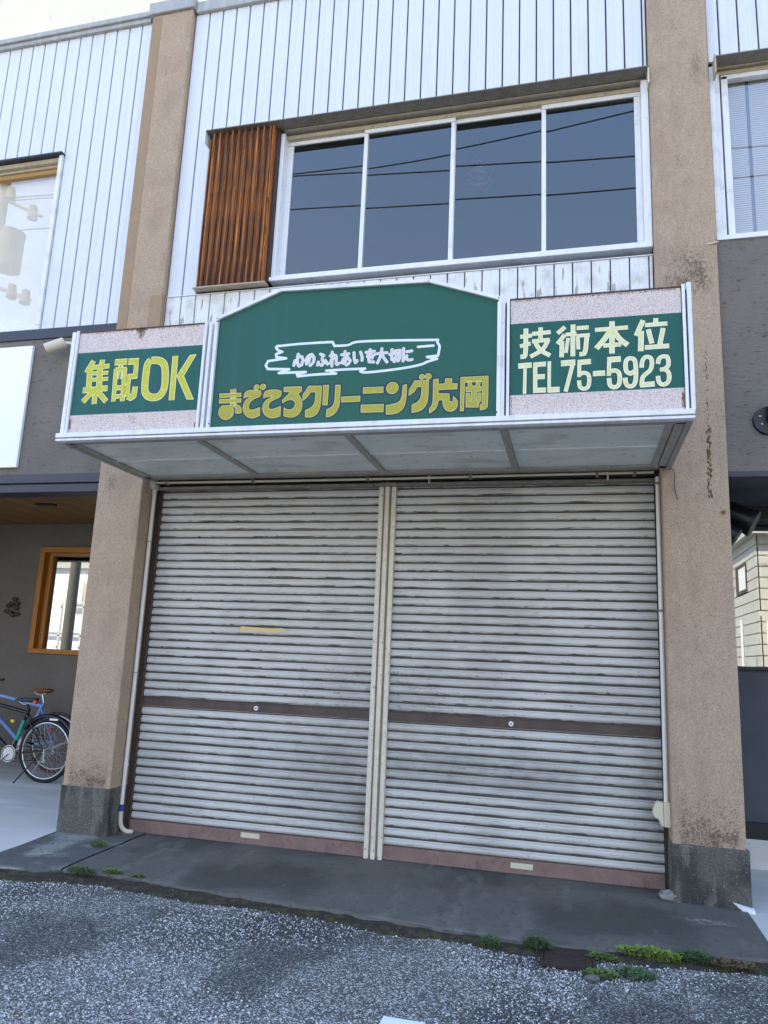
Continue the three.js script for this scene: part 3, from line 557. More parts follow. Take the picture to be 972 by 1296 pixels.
// rusty corrugated shutter box beside the window
{
  const t = thing('shutter_box', 'rust-brown corrugated shutter box fixed beside the upper window', 'shutter box', [-1.53, 4.86, -0.05]);
  const x0 = -1.865, x1 = -1.21, n = 10, p = (x1 - x0) / n, pts = [];
  for (let i = 0; i < n; i++) { const x = x0 + i * p; pts.push([x, -0.012], [x + 0.25 * p, -0.012], [x + 0.5 * p, 0.03], [x + 0.75 * p, 0.03]); }
  pts.push([x1, -0.012]);
  const s = new THREE.Shape([...pts, ...pts.map(([x, z]) => [x, z - 0.003]).reverse()].map(([x, z]) => new THREE.Vector2(x, -(z - 0.005))));
  part(t, 'corrugated_sheet', muv(new THREE.ExtrudeGeometry(s, { depth: 1.62, bevelEnabled: false }).rotateX(-Math.PI / 2).translate(0, 4.88, 0)), M.rust);
  part(t, 'side_panel', box(-1.21, -1.203, 4.875, 6.5, -0.075, 0.028), M.rustOrange, 'bright orange rusted side panel');
  part(t, 'side_panel', box(-1.876, -1.866, 4.875, 6.45, -0.057, 0.0), M.rust);
  part(t, 'jamb', rbox(-1.201, -1.167, 4.9, 6.5, -0.24, -0.04, 0.004), M.brownPaint);
  part(t, 'bottom_ledge', rbox(-1.9, -1.17, 4.862, 4.876, -0.06, 0.03, 0.003), M.beige);
}

// ---------- roller shutters ----------
function slatGeo(x0, x1, yy, p, u0) {         // closed rolled profile, front towards +z; no two hang quite alike
  const z = -0.27 + rr(-0.0012, 0.0012), y0 = yy + rr(-0.0008, 0.0008), pr = [[y0 + p + 0.002, -0.01], [y0 + p - 0.001, -0.004], [y0 + p - 0.0075, -0.003], [y0 + p - 0.0095, -0.009], [y0 + p - 0.0125, -0.009], [y0 + p - 0.014, -0.0005], [y0 + p * 0.74, 0.002], [y0 + p * 0.6, 0.0035], [y0 + p * 0.44, 0.0025], [y0 + p * 0.34, -0.001], [y0 + 0.018, -0.006], [y0 + 0.0155, -0.008], [y0 + 0.015, -0.02], [y0 + p, -0.02]];
  const pos = [], uv = [], push = (x, q) => { pos.push(x, q[0], z + q[1]); uv.push((x - u0) / 2.2, q[0] / 3.1); };
  for (let i = 0; i < pr.length; i++) { const a = pr[i], b = pr[(i + 1) % pr.length]; push(x0, a); push(x0, b); push(x1, a); push(x1, a); push(x0, b); push(x1, b); }
  const g = new THREE.BufferGeometry(); g.setAttribute('position', new THREE.Float32BufferAttribute(pos, 3)); g.setAttribute('uv', new THREE.Float32BufferAttribute(uv, 2)); g.computeVertexNormals(); return g;
}
function shutter(x0, x1, u0, m, label, lockX, tagX, tagY) {
  const t = thing('roller_shutter', label, 'shutter', [(x0 + x1) / 2, 0.015, -0.27], 'closed roller shutters under the awning');
  const P = 0.0711, Q = 0.0727, slat = (y, p) => part(part(t, 'slat', slatGeo(x0, x1, y, p, u0), m), 'joint', box(x0, x1, y + 0.001, y + 0.0145, -0.292, -0.283), M.joint);  // dark strip on the groove floor paints the shade between slats
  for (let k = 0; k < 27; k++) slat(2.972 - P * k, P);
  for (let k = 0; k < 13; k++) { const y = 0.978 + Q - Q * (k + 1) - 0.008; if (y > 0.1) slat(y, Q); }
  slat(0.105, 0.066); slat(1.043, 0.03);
  const mr = part(t, 'middle_rail', rbox(x0, x1, 1.058, 1.124, -0.292, -0.262, 0.004), M.brownRail);
  part(mr, 'lock', new THREE.CylinderGeometry(0.019, 0.019, 0.012, 20).rotateX(Math.PI / 2).translate(lockX, 1.092, -0.258), M.alu);
  part(mr, 'keyhole', new THREE.CylinderGeometry(0.006, 0.006, 0.004, 10).rotateX(Math.PI / 2).translate(lockX, 1.092, -0.251), M.black);
  const br = part(t, 'bottom_rail', join([rbox(x0, x1, 0.035, 0.112, -0.295, -0.257, 0.004), rbox(x0, x1, 0.014, 0.04, -0.295, -0.25, 0.004)]), M.brownMetal);
  part(br, 'rating_plate', rbox(tagX, tagX + 0.165, tagY, tagY + 0.04, -0.26, -0.255, 0.002), M.pvcCream);
  part(t, 'guide_rail', join(x0 < -1 ? [rbox(x0 - 0.056, x0 + 0.004, 0.012, 3.03, -0.3, -0.285, 0.003), rbox(x0 - 0.056, x0 - 0.026, 0.012, 3.03, -0.285, -0.25, 0.004), rbox(x0 - 0.02, x0 + 0.004, 0.012, 3.03, -0.262, -0.252, 0.003)] : [rbox(x1 - 0.004, x1 + 0.03, 0.012, 3.03, -0.3, -0.285, 0.003), rbox(x1 + 0.004, x1 + 0.03, 0.012, 3.03, -0.285, -0.24, 0.004)]), x0 < -1 ? M.brownRail : M.darkMetal);
  return t;
}
const shA = shutter(-2.16, -0.066, -2.2, M.slatA, 'grey slatted roller shutter with a torn strip of tan tape across its middle', -1.076, -1.13, 0.062);
shutter(0.066, 2.152, 0.0, M.slatB, 'grey slatted roller shutter with soot streaks below its brown middle rail', 1.056, 1.06, 0.05);
// strip of old tape on the left curtain
part(shA, 'tape', (() => { const s = new THREE.Shape([[-1.3, 1.728], [-1.275, 1.772], [-1.1, 1.766], [-1.0, 1.764], [-0.9, 1.768], [-0.84, 1.757], [-0.9, 1.735], [-0.97, 1.738], [-1.0, 1.722], [-1.05, 1.735], [-1.2, 1.733]].map(([x, y]) => new THREE.Vector2(x, y))); return new THREE.ExtrudeGeometry(s, { depth: 0.002, bevelEnabled: false }).translate(0, 0.0, -0.267); })(), mat(0xddc187, 0.7));
{
  const t = thing('shutter_post', 'cream ribbed steel post between the two roller shutters', 'post', [0, 0, -0.26]);
  part(t, 'post', join([rbox(-0.078, 0.072, 0.0, 3.03, -0.305, -0.262, 0.004)]), M.beige);
  for (const [a, b, z] of [[-0.078, -0.038, -0.236], [-0.02, 0.016, -0.225], [0.034, 0.072, -0.236]]) part(t, 'rib', rbox(a, b, 0.0, 3.03, -0.262, z, 0.005), M.pvcCreamWorn);
}
{
  const t = thing('shutter_header', 'rust-speckled steel lintel above the roller shutters', 'lintel', [0, 2.98, -0.2]);
  part(t, 'top_beam', rbox(-2.2, 2.165, 3.062, 3.096, -0.14, -0.03, 0.004), M.beige);
  part(t, 'face_plate', box(-2.21, 2.175, 3.03, 3.3, -0.26, -0.16), M.darkMetal);
  part(t, 'lower_lip', rbox(-2.18, -0.12, 2.985, 3.015, -0.255, -0.19, 0.004), M.greyMetal); part(t, 'lower_lip', rbox(-0.115, 2.16, 2.99, 3.016, -0.255, -0.195, 0.004), M.greyMetal);
}

// ---------- awning ----------
{
  const t = thing('awning', 'flat white awning with clouded panels underneath, carrying the shop signs', 'awning', [0.03, 3.02, 0.6]);
  const x0 = -2.197, x1 = 2.252, zf = 1.235;
  part(t, 'fascia', join([rbox(x0, x1, 3.03, 3.049, 1.17, zf - 0.006, 0.004), rbox(x0, x1, 3.055, 3.09, 1.17, zf, 0.004), rbox(x0 + 0.003, x1 - 0.003, 3.045, 3.06, 1.175, zf - 0.03, 0.002)]), M.alu);
  part(t, 'side_fascia', join([rbox(x0, x0 + 0.04, 3.03, 3.09, 0.0, 1.168, 0.004), rbox(x0 + 0.042, x0 + 0.1, 3.036, 3.06, 0.03, 1.13, 0.004)]), M.frameGrey);
  part(t, 'side_fascia', join([rbox(x1 - 0.04, x1, 3.03, 3.09, 0.0, 1.168, 0.004), rbox(x1 - 0.1, x1 - 0.042, 3.036, 3.06, 0.03, 1.13, 0.004), rbox(x1 - 0.15, x1 - 0.105, 3.04, 3.06, 0.03, 1.13, 0.004)]), M.frameGrey);
  part(t, 'front_beam', rbox(x0 + 0.042, x1 - 0.042, 3.036, 3.075, 1.095, 1.168, 0.004), M.frameGrey);
  part(t, 'rear_beam', rbox(x0 + 0.042, x1 - 0.042, 3.036, 3.085, 0.0, 0.09, 0.004), M.frameGrey);
  const bars = [x0 + 0.1, -1.09, 0.035, 1.1, x1 - 0.15];
  for (const x of bars.slice(1, 4)) part(t, 'cross_bar', rbox(x - 0.024, x + 0.024, 3.034, 3.07, 0.092, 1.093, 0.004), M.frameGrey);
  for (let i = 0; i < 4; i++) {
    const a = bars[i] + (i ? 0.026 : 0), b = bars[i + 1] - (i < 3 ? 0.026 : 0);
    part(t, 'soffit_panel', rbox(a, b, 3.052, 3.058, 0.092, 0.585, 0.002), M.frosted); part(t, 'soffit_panel', rbox(a, b, 3.05, 3.056, 0.592, 1.093, 0.002), M.frosted);
    part(t, 'joint_strip', rbox(a, b, 3.043, 3.051, 0.581, 0.597, 0.001), M.alu);
  }
  part(t, 'deck', box(x0 + 0.002, x1 - 0.002, 3.086, 3.1, 0.0, 1.169), M.coping);
}

// ---------- signs on the awning ----------
const face = (poly, z, x0, x1, y0, y1) => { const g = new THREE.ShapeGeometry(new THREE.Shape(poly.map(([x, y]) => new THREE.Vector2(x, y)))).toNonIndexed(), p = g.attributes.position, uv = []; for (let i = 0; i < p.count; i++) uv.push((p.getX(i) - x0) / (x1 - x0), (p.getY(i) - y0) / (y1 - y0)); g.setAttribute('uv', new THREE.Float32BufferAttribute(uv, 2)); return g.translate(0, 0, z); };
const body = (poly, z0, z1) => muv(new THREE.ExtrudeGeometry(new THREE.Shape(poly.map(([x, y]) => new THREE.Vector2(x, y))), { depth: z1 - z0, bevelEnabled: false }).translate(0, 0, z0));
{
  const P = [[-0.966, 3.1], [1.078, 3.1], [1.078, 3.912], [0.598, 4.082], [-0.482, 4.108], [-0.966, 3.922]];
  const t = thing('sign_board', 'large green centre sign with clipped corners, white plank drawing and gold Japanese lettering', 'sign', [0.05, 3.09, 1.14], 'signs on the awning');
  part(t, 'box', body(P, 1.07, 1.19), M.alu);
  const f = part(t, 'printed_face', face(P, 1.198, CX0, CX1, CY0, CY1), M.signC);
  for (let i = 1; i < P.length; i++) {        // edge mouldings
    const a = P[i], b = P[(i + 1) % P.length], d = V(b[0] - a[0], b[1] - a[1], 0), l = d.length(), g = new RoundedBoxGeometry(l + 0.012, 0.026, 0.05, 2, 0.004);
    g.rotateZ(Math.atan2(d.y, d.x)).translate((a[0] + b[0]) / 2, (a[1] + b[1]) / 2, 1.194);
    part(t, 'edge_moulding', muv(g), M.alu);
  }
  for (const [x, y] of [[-0.955, 3.12], [1.067, 3.12], [-0.955, 3.9], [1.067, 3.89]]) part(t, 'screw', new THREE.SphereGeometry(0.006, 8, 6).translate(x, y, 1.22), M.darkMetal);
  const sideSign = (x0, x1, m, label, px0, px1) => {
    const s = thing('sign_board', label, 'sign', [(x0 + x1) / 2, 3.09, 1.14], 'signs on the awning'), Q = [[x0, SY0], [x1, SY0], [x1, SY1 - 0.003], [x0, SY1 - 0.003]];
    part(s, 'box', body(Q, 1.07, 1.19), M.darkMetal);
    part(s, 'printed_face', face(Q, 1.194, px0, px1, SY0, SY1), m);
    part(s, 'top_trim', rbox(x0 - 0.01, x1 + 0.01, SY1 - 0.002, SY1 + 0.008, 1.06, 1.2, 0.002), M.brownRail);
    part(s, 'channel', box(x0 - 0.034, x0 - 0.001, 3.095, 3.9, 1.1, 1.165), M.darkMetal); part(s, 'channel', box(x1 + 0.001, x1 + 0.034, 3.095, 3.9, 1.1, 1.165), M.darkMetal);
    for (const [a, b] of [[x0 - 0.024, x0 - 0.005], [x1 + 0.005, x1 + 0.024]]) part(s, 'edge_rail', rbox(a, b, 3.092, 3.915, 1.15, 1.21, 0.004), M.alu);
    return s;
  };
  const l = sideSign(LX0, LX1, M.signL, 'rusty left sign with yellow lettering on a green band, beside a white camera', LX0, LX1);
  part(l, 'edge_rail', rbox(LX0 - 0.07, LX0 - 0.036, 3.092, 3.91, 1.13, 1.2, 0.004), M.alu); part(l, 'edge_rail', rbox(LX1 + 0.036, LX1 + 0.062, 3.092, 3.905, 1.13, 1.2, 0.004), M.alu);
  const r = sideSign(RX0, RX1, M.signR, 'sign with four characters and a phone number on a green band by the bare pillar', RX0, RX1);
  part(r, 'edge_rail', rbox(RX1 + 0.036, RX1 + 0.062, 3.092, 3.93, 1.13, 1.2, 0.004), M.alu); part(r, 'edge_rail', rbox(RX0 - 0.062, RX0 - 0.036, 3.092, 3.895, 1.13, 1.2, 0.004), M.alu);
}

// ---------- pipes and fittings ----------
{
  const t = thing('conduit', 'white conduit running down the pillar to a cream bend with blue tape', 'conduit', [-2.2, 0, -0.16]);
  part(t, 'pipe', rod(V(-2.196, 3.0, -0.17), V(-2.198, 0.24, -0.165), 0.017, 0.017, 14), M.pvc);
  part(t, 'coupling', rod(V(-2.197, 0.58, -0.166), V(-2.197, 0.55, -0.166), 0.021, 0.021, 14), M.pvc);
  part(t, 'bend', tube([V(-2.198, 0.25, -0.165), V(-2.196, 0.14, -0.165), V(-2.185, 0.07, -0.17), V(-2.15, 0.032, -0.185), V(-2.09, 0.024, -0.205)], 0.019, 24, 12), M.pvcCream);
  part(t, 'tape_band', rod(V(-2.198, 0.245, -0.165), V(-2.198, 0.19, -0.165), 0.0205, 0.0205, 14), M.blueTape);
  part(t, 'junction_box', join([new THREE.CylinderGeometry(0.05, 0.05, 0.05, 20).rotateZ(Math.PI / 2).translate(-2.195, 3.03, -0.165), rod(V(-2.196, 2.99, -0.168), V(-2.196, 2.94, -0.168), 0.024, 0.022, 14)]), M.pvcCreamWorn);
  for (const y of [2.5, 1.34]) part(t, 'clip', new THREE.TorusGeometry(0.019, 0.003, 6, 16).rotateX(Math.PI / 2).translate(-2.197, y, -0.167), M.greyMetal);
}
{
  const t = thing('conduit', 'thin cream conduit strapped along the lintel above both shutters', 'conduit', [0, 3.02, -0.12]);
  part(t, 'pipe', tube([V(-2.16, 3.036, -0.12), V(-1, 3.032, -0.12), V(0.2, 3.034, -0.122), V(1.2, 3.04, -0.12), V(2.14, 3.043, -0.12)], 0.0105, 60, 10), M.pvcCream);
  for (const x of [-2.05, -1.2, -0.15, 0.72, 1.72, 2.0]) part(t, 'strap', rbox(x - 0.012, x + 0.012, 3.018, 3.06, -0.16, -0.105, 0.003), M.greyMetal);
  for (const x of [0.38, 1.8]) part(t, 'cable_tie', new THREE.TorusGeometry(0.026, 0.003, 6, 18).scale(0.5, 1.3, 1).rotateY(Math.PI / 2 * 0.8).translate(x, 3.02, -0.115), M.pvc);
}
{
  const t = thing('conduit', 'white conduit beside the bare pillar ending in a cream switch box', 'conduit', [2.165, 0.46, -0.11]);
  part(t, 'pipe', rod(V(2.163, 3.0, -0.1), V(2.158, 0.63, -0.1), 0.016, 0.016, 14), M.pvc);
  for (const y of [1.97, 2.94]) part(t, 'clip', rbox(2.138, 2.182, y, y + 0.018, -0.12, -0.08, 0.003), M.greyMetal);
  const b = part(t, 'switch_box', rbox(2.138, 2.181, 0.47, 0.635, -0.14, -0.06, 0.005), M.pvcCream);
  part(b, 'cover', (() => { const s = new THREE.Shape(); s.moveTo(0, 0); s.lineTo(0, 0.15); s.lineTo(-0.03, 0.155); s.quadraticCurveTo(-0.06, 0.13, -0.062, 0.08); s.quadraticCurveTo(-0.062, 0.055, -0.03, 0.045); s.lineTo(-0.008, 0.0); return new THREE.ExtrudeGeometry(s, { depth: 0.06, bevelEnabled: true, bevelSize: 0.004, bevelThickness: 0.004, bevelSegments: 2 }).translate(2.132, 0.478, -0.13); })(), M.pvcCream);
}
{ // broken bits of render and a loose wire on the bare pillar
  solo('render_chip', (() => { const g = new THREE.DodecahedronGeometry(0.05, 1).scale(1.3, 0.8, 0.9), p = g.attributes.position; for (let i = 0; i < p.count; i++) { const k = 0.85 + 0.3 * hash(Math.round(p.getX(i) * 500), Math.round(p.getY(i) * 500), 3); p.setXYZ(i, p.getX(i) * k, p.getY(i) * k, p.getZ(i) * k); } g.computeVertexNormals(); return muv(g.translate(2.15, 0.04, -0.02)); })(), M.apronPale, 'grey lump of broken render at the foot of the pillar', 'rubble');
  solo('white_shard', muv(new THREE.ConeGeometry(0.035, 0.16, 4).rotateZ(1.1).rotateY(0.4).translate(2.6, 0.03, 0.035)), M.linePaint, 'white pointed shard lying at the pillar base', 'rubble');
  solo('loose_wire', tube([V(2.245, 3.06, 0.01), V(2.275, 3.0, 0.012), V(2.27, 2.9, 0.01), V(2.29, 2.8, 0.008)], 0.0025, 20, 6), M.darkMetal, 'short loose wire dangling down the pillar below the awning corner', 'wire');
  solo('pillar_bolt', new THREE.CylinderGeometry(0.014, 0.014, 0.02, 10).rotateX(Math.PI / 2).translate(2.602, 2.7, 0.008), M.rust, 'rusty bolt head in the bare pillar', 'bolt');
  // ragged seam of dried brown foam along the joint
  const bl = []; for (let i = 0; i < 150; i++) { const y = 2.82 + 1.25 * Math.pow(rnd(), 1.5), k = y < 3.36 ? 1 : 0.55, r = rr(0.003, 0.009) * k; if (y > 3.36 && rnd() < 0.45) continue; bl.push(new THREE.IcosahedronGeometry(r, 0).scale(1, rr(1, 2.4), 0.6).translate(2.52 + 0.014 * (y - 3) + rr(-0.014, 0.014) * k, y, 0.001)); }
  solo('brown_sealant', muv(join(bl)), M.sealant, 'ragged brown crust of old sealant running down the pillar', 'sealant');
  solo('pillar_nail', rod(V(2.58, 4.86, 0.0), V(2.66, 4.865, 0.015), 0.006), M.pvcCream, 'small pale rod stuck out of the upper pillar', 'rod');
}
{
  const t = thing('security_camera', 'white cylindrical security camera on a wall bracket next to the rusty sign', 'camera', [-3.1, 4.4, -0.04]);
  const a = V(-3.34, 4.315, 0.12), b = V(-3.2, 4.395, 0.06), d = b.clone().sub(a).normalize();
  part(t, 'housing', rod(a, b, 0.052, 0.052, 24), M.pvcCream);
  part(t, 'cap', rod(b, b.clone().addScaledVector(d, 0.015), 0.053, 0.044, 24), M.pvcCream);
  part(t, 'arm', join([rod(b, V(-3.12, 4.4, 0.02), 0.014), rod(V(-3.12, 4.4, 0.02), V(-3.1, 4.405, -0.05), 0.018)]), M.pvc);
  part(t, 'mount', new THREE.CylinderGeometry(0.05, 0.055, 0.03, 20).rotateX(Math.PI / 2).translate(-3.1, 4.405, -0.038), M.pvc);
}

// ---------- mildew, splashed dirt and pale specks on pillars and slab: grainy patches with ragged outlines ----------
function stainTex(s, fn) {                     // fn(u, v): how dense the specks lie
  const t = tex(256, 256, (u, v) => { const k = fn(u, v) * (0.35 + 1.3 * fbm(u, v, 7, s, 4)), g = 0.55 * speck(u, v, 90, s + 5) + 0.45 * speck(u, v, 45, s + 6); return sm(1 - k - 0.3, 1 - k + 0.3, g) * 0.42; }, false);
  return t;
}
const bump = (a, b, x) => sm(0, a, x) * sm(0, b, 1 - x);
const stainMat = (c, map) => new THREE.MeshStandardMaterial({ color: c, roughness: 0.95, transparent: true, alphaMap: map });
function stainUp(parent, x0, x1, y0, y1, z, m) { const g = new THREE.PlaneGeometry(x1 - x0, y1 - y0).translate((x0 + x1) / 2, (y0 + y1) / 2, z); return part(parent, 'stain', g, m); }
const mildew = stainMat(0x2e2922, stainTex(501, (u, v) => 0.5 * bump(0.3, 0.25, u) * bump(0.35, 0.7, v))), splash = stainMat(0x3b3732, stainTex(511, (u, v) => 0.52 * bump(0.15, 0.15, u) * (1 - sm(0.0, 1, v)))), runs = stainMat(0x3a3027, stainTex(521, (u, v) => 0.42 * bump(0.5, 0.5, u) * bump(0.6, 0.4, v)));
stainUp(pR, 2.185, 2.647, 4.3, 5.1, 0.0015, mildew); stainUp(pR, 2.19, 2.645, 0.386, 0.9, 0.0015, splash); stainUp(pL, -2.67, -2.225, 0.391, 0.8, 0.0015, splash);
stainUp(pR, 2.45, 2.648, 6.1, 6.75, 0.0015, runs); stainUp(pL, -2.675, -2.4, 2.7, 3.2, 0.0015, runs);
const paleSpecks = stainMat(0xb9b9b2, stainTex(531, (u, v) => 0.5 * bump(0.45, 0.45, u) * bump(0.45, 0.45, v)));  // pale specks, thinning towards the rim of each patch
function patch(name, x, z, w, d, y, m, rot = 0) { const g = new THREE.PlaneGeometry(w, d).rotateX(-Math.PI / 2).rotateY(rot).translate(x, y, z); return structure(name, g, m); }
patch('pale_patch', 2.36, 0.36, 0.55, 0.24, 0.012, paleSpecks, 0.1); patch('pale_patch', -2.25, 0.62, 0.6, 0.3, 0.015, paleSpecks, 0.3); patch('pale_patch', -1.93, 0.22, 0.14, 0.1, 0.016, paleSpecks); patch('pale_patch', -1.5, 0.15, 0.5, 0.05, 0.016, paleSpecks, 0.05);

// ---------- left neighbour ----------
{
  const t = thing('neighbour_building', 'neighbouring shop with grey render, navy trim and a wood-lined porch', 'building', [-5.5, 0, -1]);
  clad(t, -9, -3.59, 6.56, 8.0, -2.84 - 0.15 * 41);
  clad(t, -3.59, -2.682, 4.612, 8.0, -2.84 - 0.15 * 5);
  part(t, 'coping', join([rbox(-9, -2.722, 8.0, 8.05, -0.35, -0.025, 0.008), rbox(-9, -2.722, 8.05, 8.11, -0.35, 0.0, 0.01)]), M.coping);
  part(t, 'trim_band', rbox(-9, -2.682, 4.5, 4.608, -0.3, -0.03, 0.006), M.navy);
  part(t, 'wall', box(-9, -2.68, 3.12, 4.498, -0.3, -0.045), M.greyRender);
  const fb = part(t, 'fascia_board', rbox(-9, -2.68, 3.03, 3.118, -0.25, -0.01, 0.006), M.navy);
  part(fb, 'lower_fascia', rbox(-9, -2.68, 2.945, 3.026, -0.25, -0.03, 0.006), M.navy);
  // porch: boarded ceiling, back wall, party wall
  const ce = part(t, 'porch_ceiling', box(-9, -2.66, 3.2, 3.4, -2.7, -0.26), M.woodCeil[0]);
  for (let i = 0, x = -8; x < -2.68; i++, x += 0.105) part(ce, 'plank', rbox(x, Math.min(x + 0.103, -2.662), 3.105 + 0.001 * (i % 3), 3.2, -2.5, -0.255, 0.003), M.woodCeil[(i * 7) % 3]);
  part(ce, 'downlight', join([rbox(-4.35, -4.13, 3.09, 3.106, -1.32, -1.22, 0.003)]), M.black);
  part(t, 'back_wall', join([box(-9, -5.19, 0, 3.2, -2.7, -2.5), box(-4.05, -2.66, 0, 3.2, -2.7, -2.5), box(-5.19, -4.05, 0, 1.45, -2.7, -2.5), box(-5.19, -4.05, 2.79, 3.2, -2.7, -2.5)]), M.porchRender);
  part(t, 'party_wall', box(-2.66, -2.5, 0, 3.2, -2.7, -0.46), M.porchRender);
  part(t, 'added_end_wall', box(-7.2, -7.0, 0, 3.1, -2.5, -0.05), M.porchRender);  // unseen wall, added to keep the porch darker
  const w = part(t, 'window', join([rbox(-5.2, -4.04, 2.73, 2.8, -2.62, -2.46, 0.005), rbox(-5.2, -4.04, 1.44, 1.5, -2.62, -2.46, 0.005), rbox(-5.2, -5.13, 1.5, 2.73, -2.62, -2.46, 0.005), rbox(-4.11, -4.04, 1.5, 2.73, -2.62, -2.46, 0.005)]), M.woodFrame);
  part(w, 'inner_frame', join([rbox(-5.13, -5.06, 1.5, 2.73, -2.64, -2.54, 0.004), rbox(-5.06, -4.11, 2.69, 2.73, -2.64, -2.54, 0.004)]), M.woodFrame);
  part(w, 'pane', box(-5.07, -4.1, 1.49, 2.72, -2.585, -2.583), M.glassMirror);
  part(w, 'room_back', box(-5.6, -3.6, 1.0, 3.2, -4.3, -4.2), M.room);
  part(w, 'room_side', box(-5.7, -5.6, 1.0, 3.2, -4.2, -2.72), M.room);
  // upper window with a pale blind
  const u = part(t, 'upper_window', join([rbox(-9, -3.59, 4.61, 4.66, -0.2, -0.04, 0.005), rbox(-3.635, -3.59, 4.66, 6.558, -0.2, -0.035, 0.005)]), M.alu);
  part(u, 'head_rail', join([rbox(-9, -3.636, 6.5, 6.55, -0.2, -0.06, 0.004), rbox(-9, -3.636, 6.47, 6.5, -0.2, -0.1, 0.004)]), M.beige);
  part(u, 'lintel', rbox(-9, -3.636, 6.42, 6.468, -0.2, -0.12, 0.004), M.tanWood);
  part(u, 'pane', box(-9, -3.63, 4.65, 6.43, -0.15, -0.148), M.glass);
  part(u, 'blind', box(-9, -3.6, 4.6, 6.5, -0.215, -0.21), M.blind);
  part(t, 'hood', rbox(-9, -3.58, 6.556, 6.575, -0.2, 0.0, 0.004), M.navy);
  const wl = thing('wall_ornament', 'small dark rusted ornament on the porch wall', 'ornament', [-5.52, 1.9, -2.5]);
  part(wl, 'iron_leaf', (() => { const g = []; for (let i = 0; i < 9; i++) { const a = i * 0.7, r = 0.05 + 0.02 * (i % 3); g.push(new THREE.IcosahedronGeometry(0.04, 0).scale(1.2, 0.7, 0.5).translate(-5.52 + r * Math.cos(a), 2.0 + 1.3 * r * Math.sin(a), -2.47)); } return muv(join(g)); })(), M.brownPaint);
  const sg = thing('blank_signboard', 'blank white signboard on the grey neighbouring wall', 'signboard', [-4.7, 3.18, -0.02]);
  part(sg, 'board', rbox(-6.2, -3.605, 3.19, 4.425, -0.044, -0.012, 0.004), M.whiteSign);
}
// ---------- right neighbour ----------
{
  const t = thing('neighbour_building', 'dark neighbouring shopfront with rough grey render above a glazed recess', 'building', [5.5, 0, -1]);
  clad(t, 2.654, 9, 6.56, 8.0, 2.754);
  part(t, 'hood_top', box(2.7, 9, 6.519, 6.558, -0.2, -0.062), M.alu);
  part(t, 'coping', rbox(2.692, 9, 8.0, 8.11, -0.35, -0.02, 0.01), M.coping);
  part(t, 'wall', box(2.655, 9, 3.02, 4.9, -0.3, -0.045), M.greyRender);
  part(t, 'fascia_board', rbox(2.652, 9, 2.975, 3.018, -0.3, -0.035, 0.004), M.slateRender);
  part(t, 'hood', rbox(2.7, 9, 6.507, 6.518, -0.2, 0.06, 0.003), M.greyMetal); part(t, 'hood_end', box(2.688, 2.699, 6.36, 6.53, -0.1, 0.06), M.beige);
  for (let k = 0; k < 2; k++) part(t, 'track', rbox(2.7, 9, 6.475 + 0.024 * k, 6.492 + 0.024 * k, -0.2, -0.1 + 0.03 * k, 0.003), M.beige);
  const u = part(t, 'upper_window', join([rbox(2.655, 9, 4.905, 4.945, -0.2, -0.03, 0.005), rbox(2.655, 2.7, 4.945, 6.5, -0.2, -0.04, 0.005), rbox(2.705, 2.745, 4.945, 6.47, -0.18, -0.09, 0.004), rbox(2.76, 2.81, 4.945, 6.44, -0.16, -0.1, 0.004), rbox(2.76, 9, 4.945, 4.99, -0.16, -0.1, 0.004), rbox(2.76, 9, 6.41, 6.45, -0.16, -0.1, 0.004)]), M.alu);
  part(u, 'head_rail', rbox(2.7, 9, 6.45, 6.474, -0.2, -0.09, 0.004), M.beige);
  part(u, 'pane', box(2.8, 9, 4.98, 6.42, -0.134, -0.132), M.glass);
  part(u, 'blind', box(2.8, 9, 4.9, 6.5, -0.2, -0.19), M.blindGrey);
  part(u, 'blind_tape', box(2.96, 2.985, 4.95, 6.45, -0.188, -0.186), M.slateRender);
  // recess
  part(t, 'recess_ceiling', box(2.655, 9, 2.99, 3.1, -1.4, -0.3), M.slateRender);
  part(t, 'glazing_beam', box(2.66, 9, 2.87, 2.988, -1.3, -1.17), M.black);
  part(t, 'lower_wall', box(2.66, 9, 0.37, 1.58, -1.4, -1.2), M.slateRender);
  part(t, 'sill', rbox(2.66, 9, 1.58, 1.61, -1.4, -1.17, 0.004), M.black);
  part(t, 'base_strip', box(2.66, 9, 0.24, 0.368, -1.4, -1.19), M.black);
  part(t, 'plinth', rbox(2.66, 9, 0.0, 0.238, -1.4, -1.185, 0.006), M.paleFloor);
  part(t, 'party_wall', box(2.47, 2.652, 0.0, 3.0, -1.4, -0.455), M.slateRender);
  part(t, 'pane', box(2.66, 9, 1.61, 2.87, -1.202, -1.2), M.glassMirror);
  part(t, 'room_back', box(2.5, 9, 0.5, 3.0, -4.0, -3.9), M.room); part(t, 'room_side', box(2.3, 2.46, 0.5, 3.0, -3.9, -1.4), M.room); part(t, 'room_floor', box(2.3, 9, 0.4, 0.5, -3.9, -1.402), M.room);
}
function spot(px, py, pz, dx, dy, dz, r, l, label) {
  const t = thing('spotlight', label, 'spotlight', [px, py, pz], 'black spotlights in the recess'), a = V(px, py, pz), d = V(dx, dy, dz).normalize(), b = a.clone().addScaledVector(d, l);
  part(t, 'housing', rod(a, b, r * 0.92, r, 28), M.blackGloss);
  part(t, 'rim', rod(b.clone().addScaledVector(d, -0.02), b.clone().addScaledVector(d, 0.012), r * 1.04, r * 1.04, 28), M.black);
  const up = a.clone().addScaledVector(d, l * 0.35);
  part(t, 'bracket', join([rod(up, V(up.x - 0.02, 2.99, up.z), 0.014)]), M.black);
}
spot(2.66, 2.86, -0.62, 0.9, -0.5, 0.25, 0.105, 0.3, 'large black cylindrical spotlight hung under the neighbouring recess');
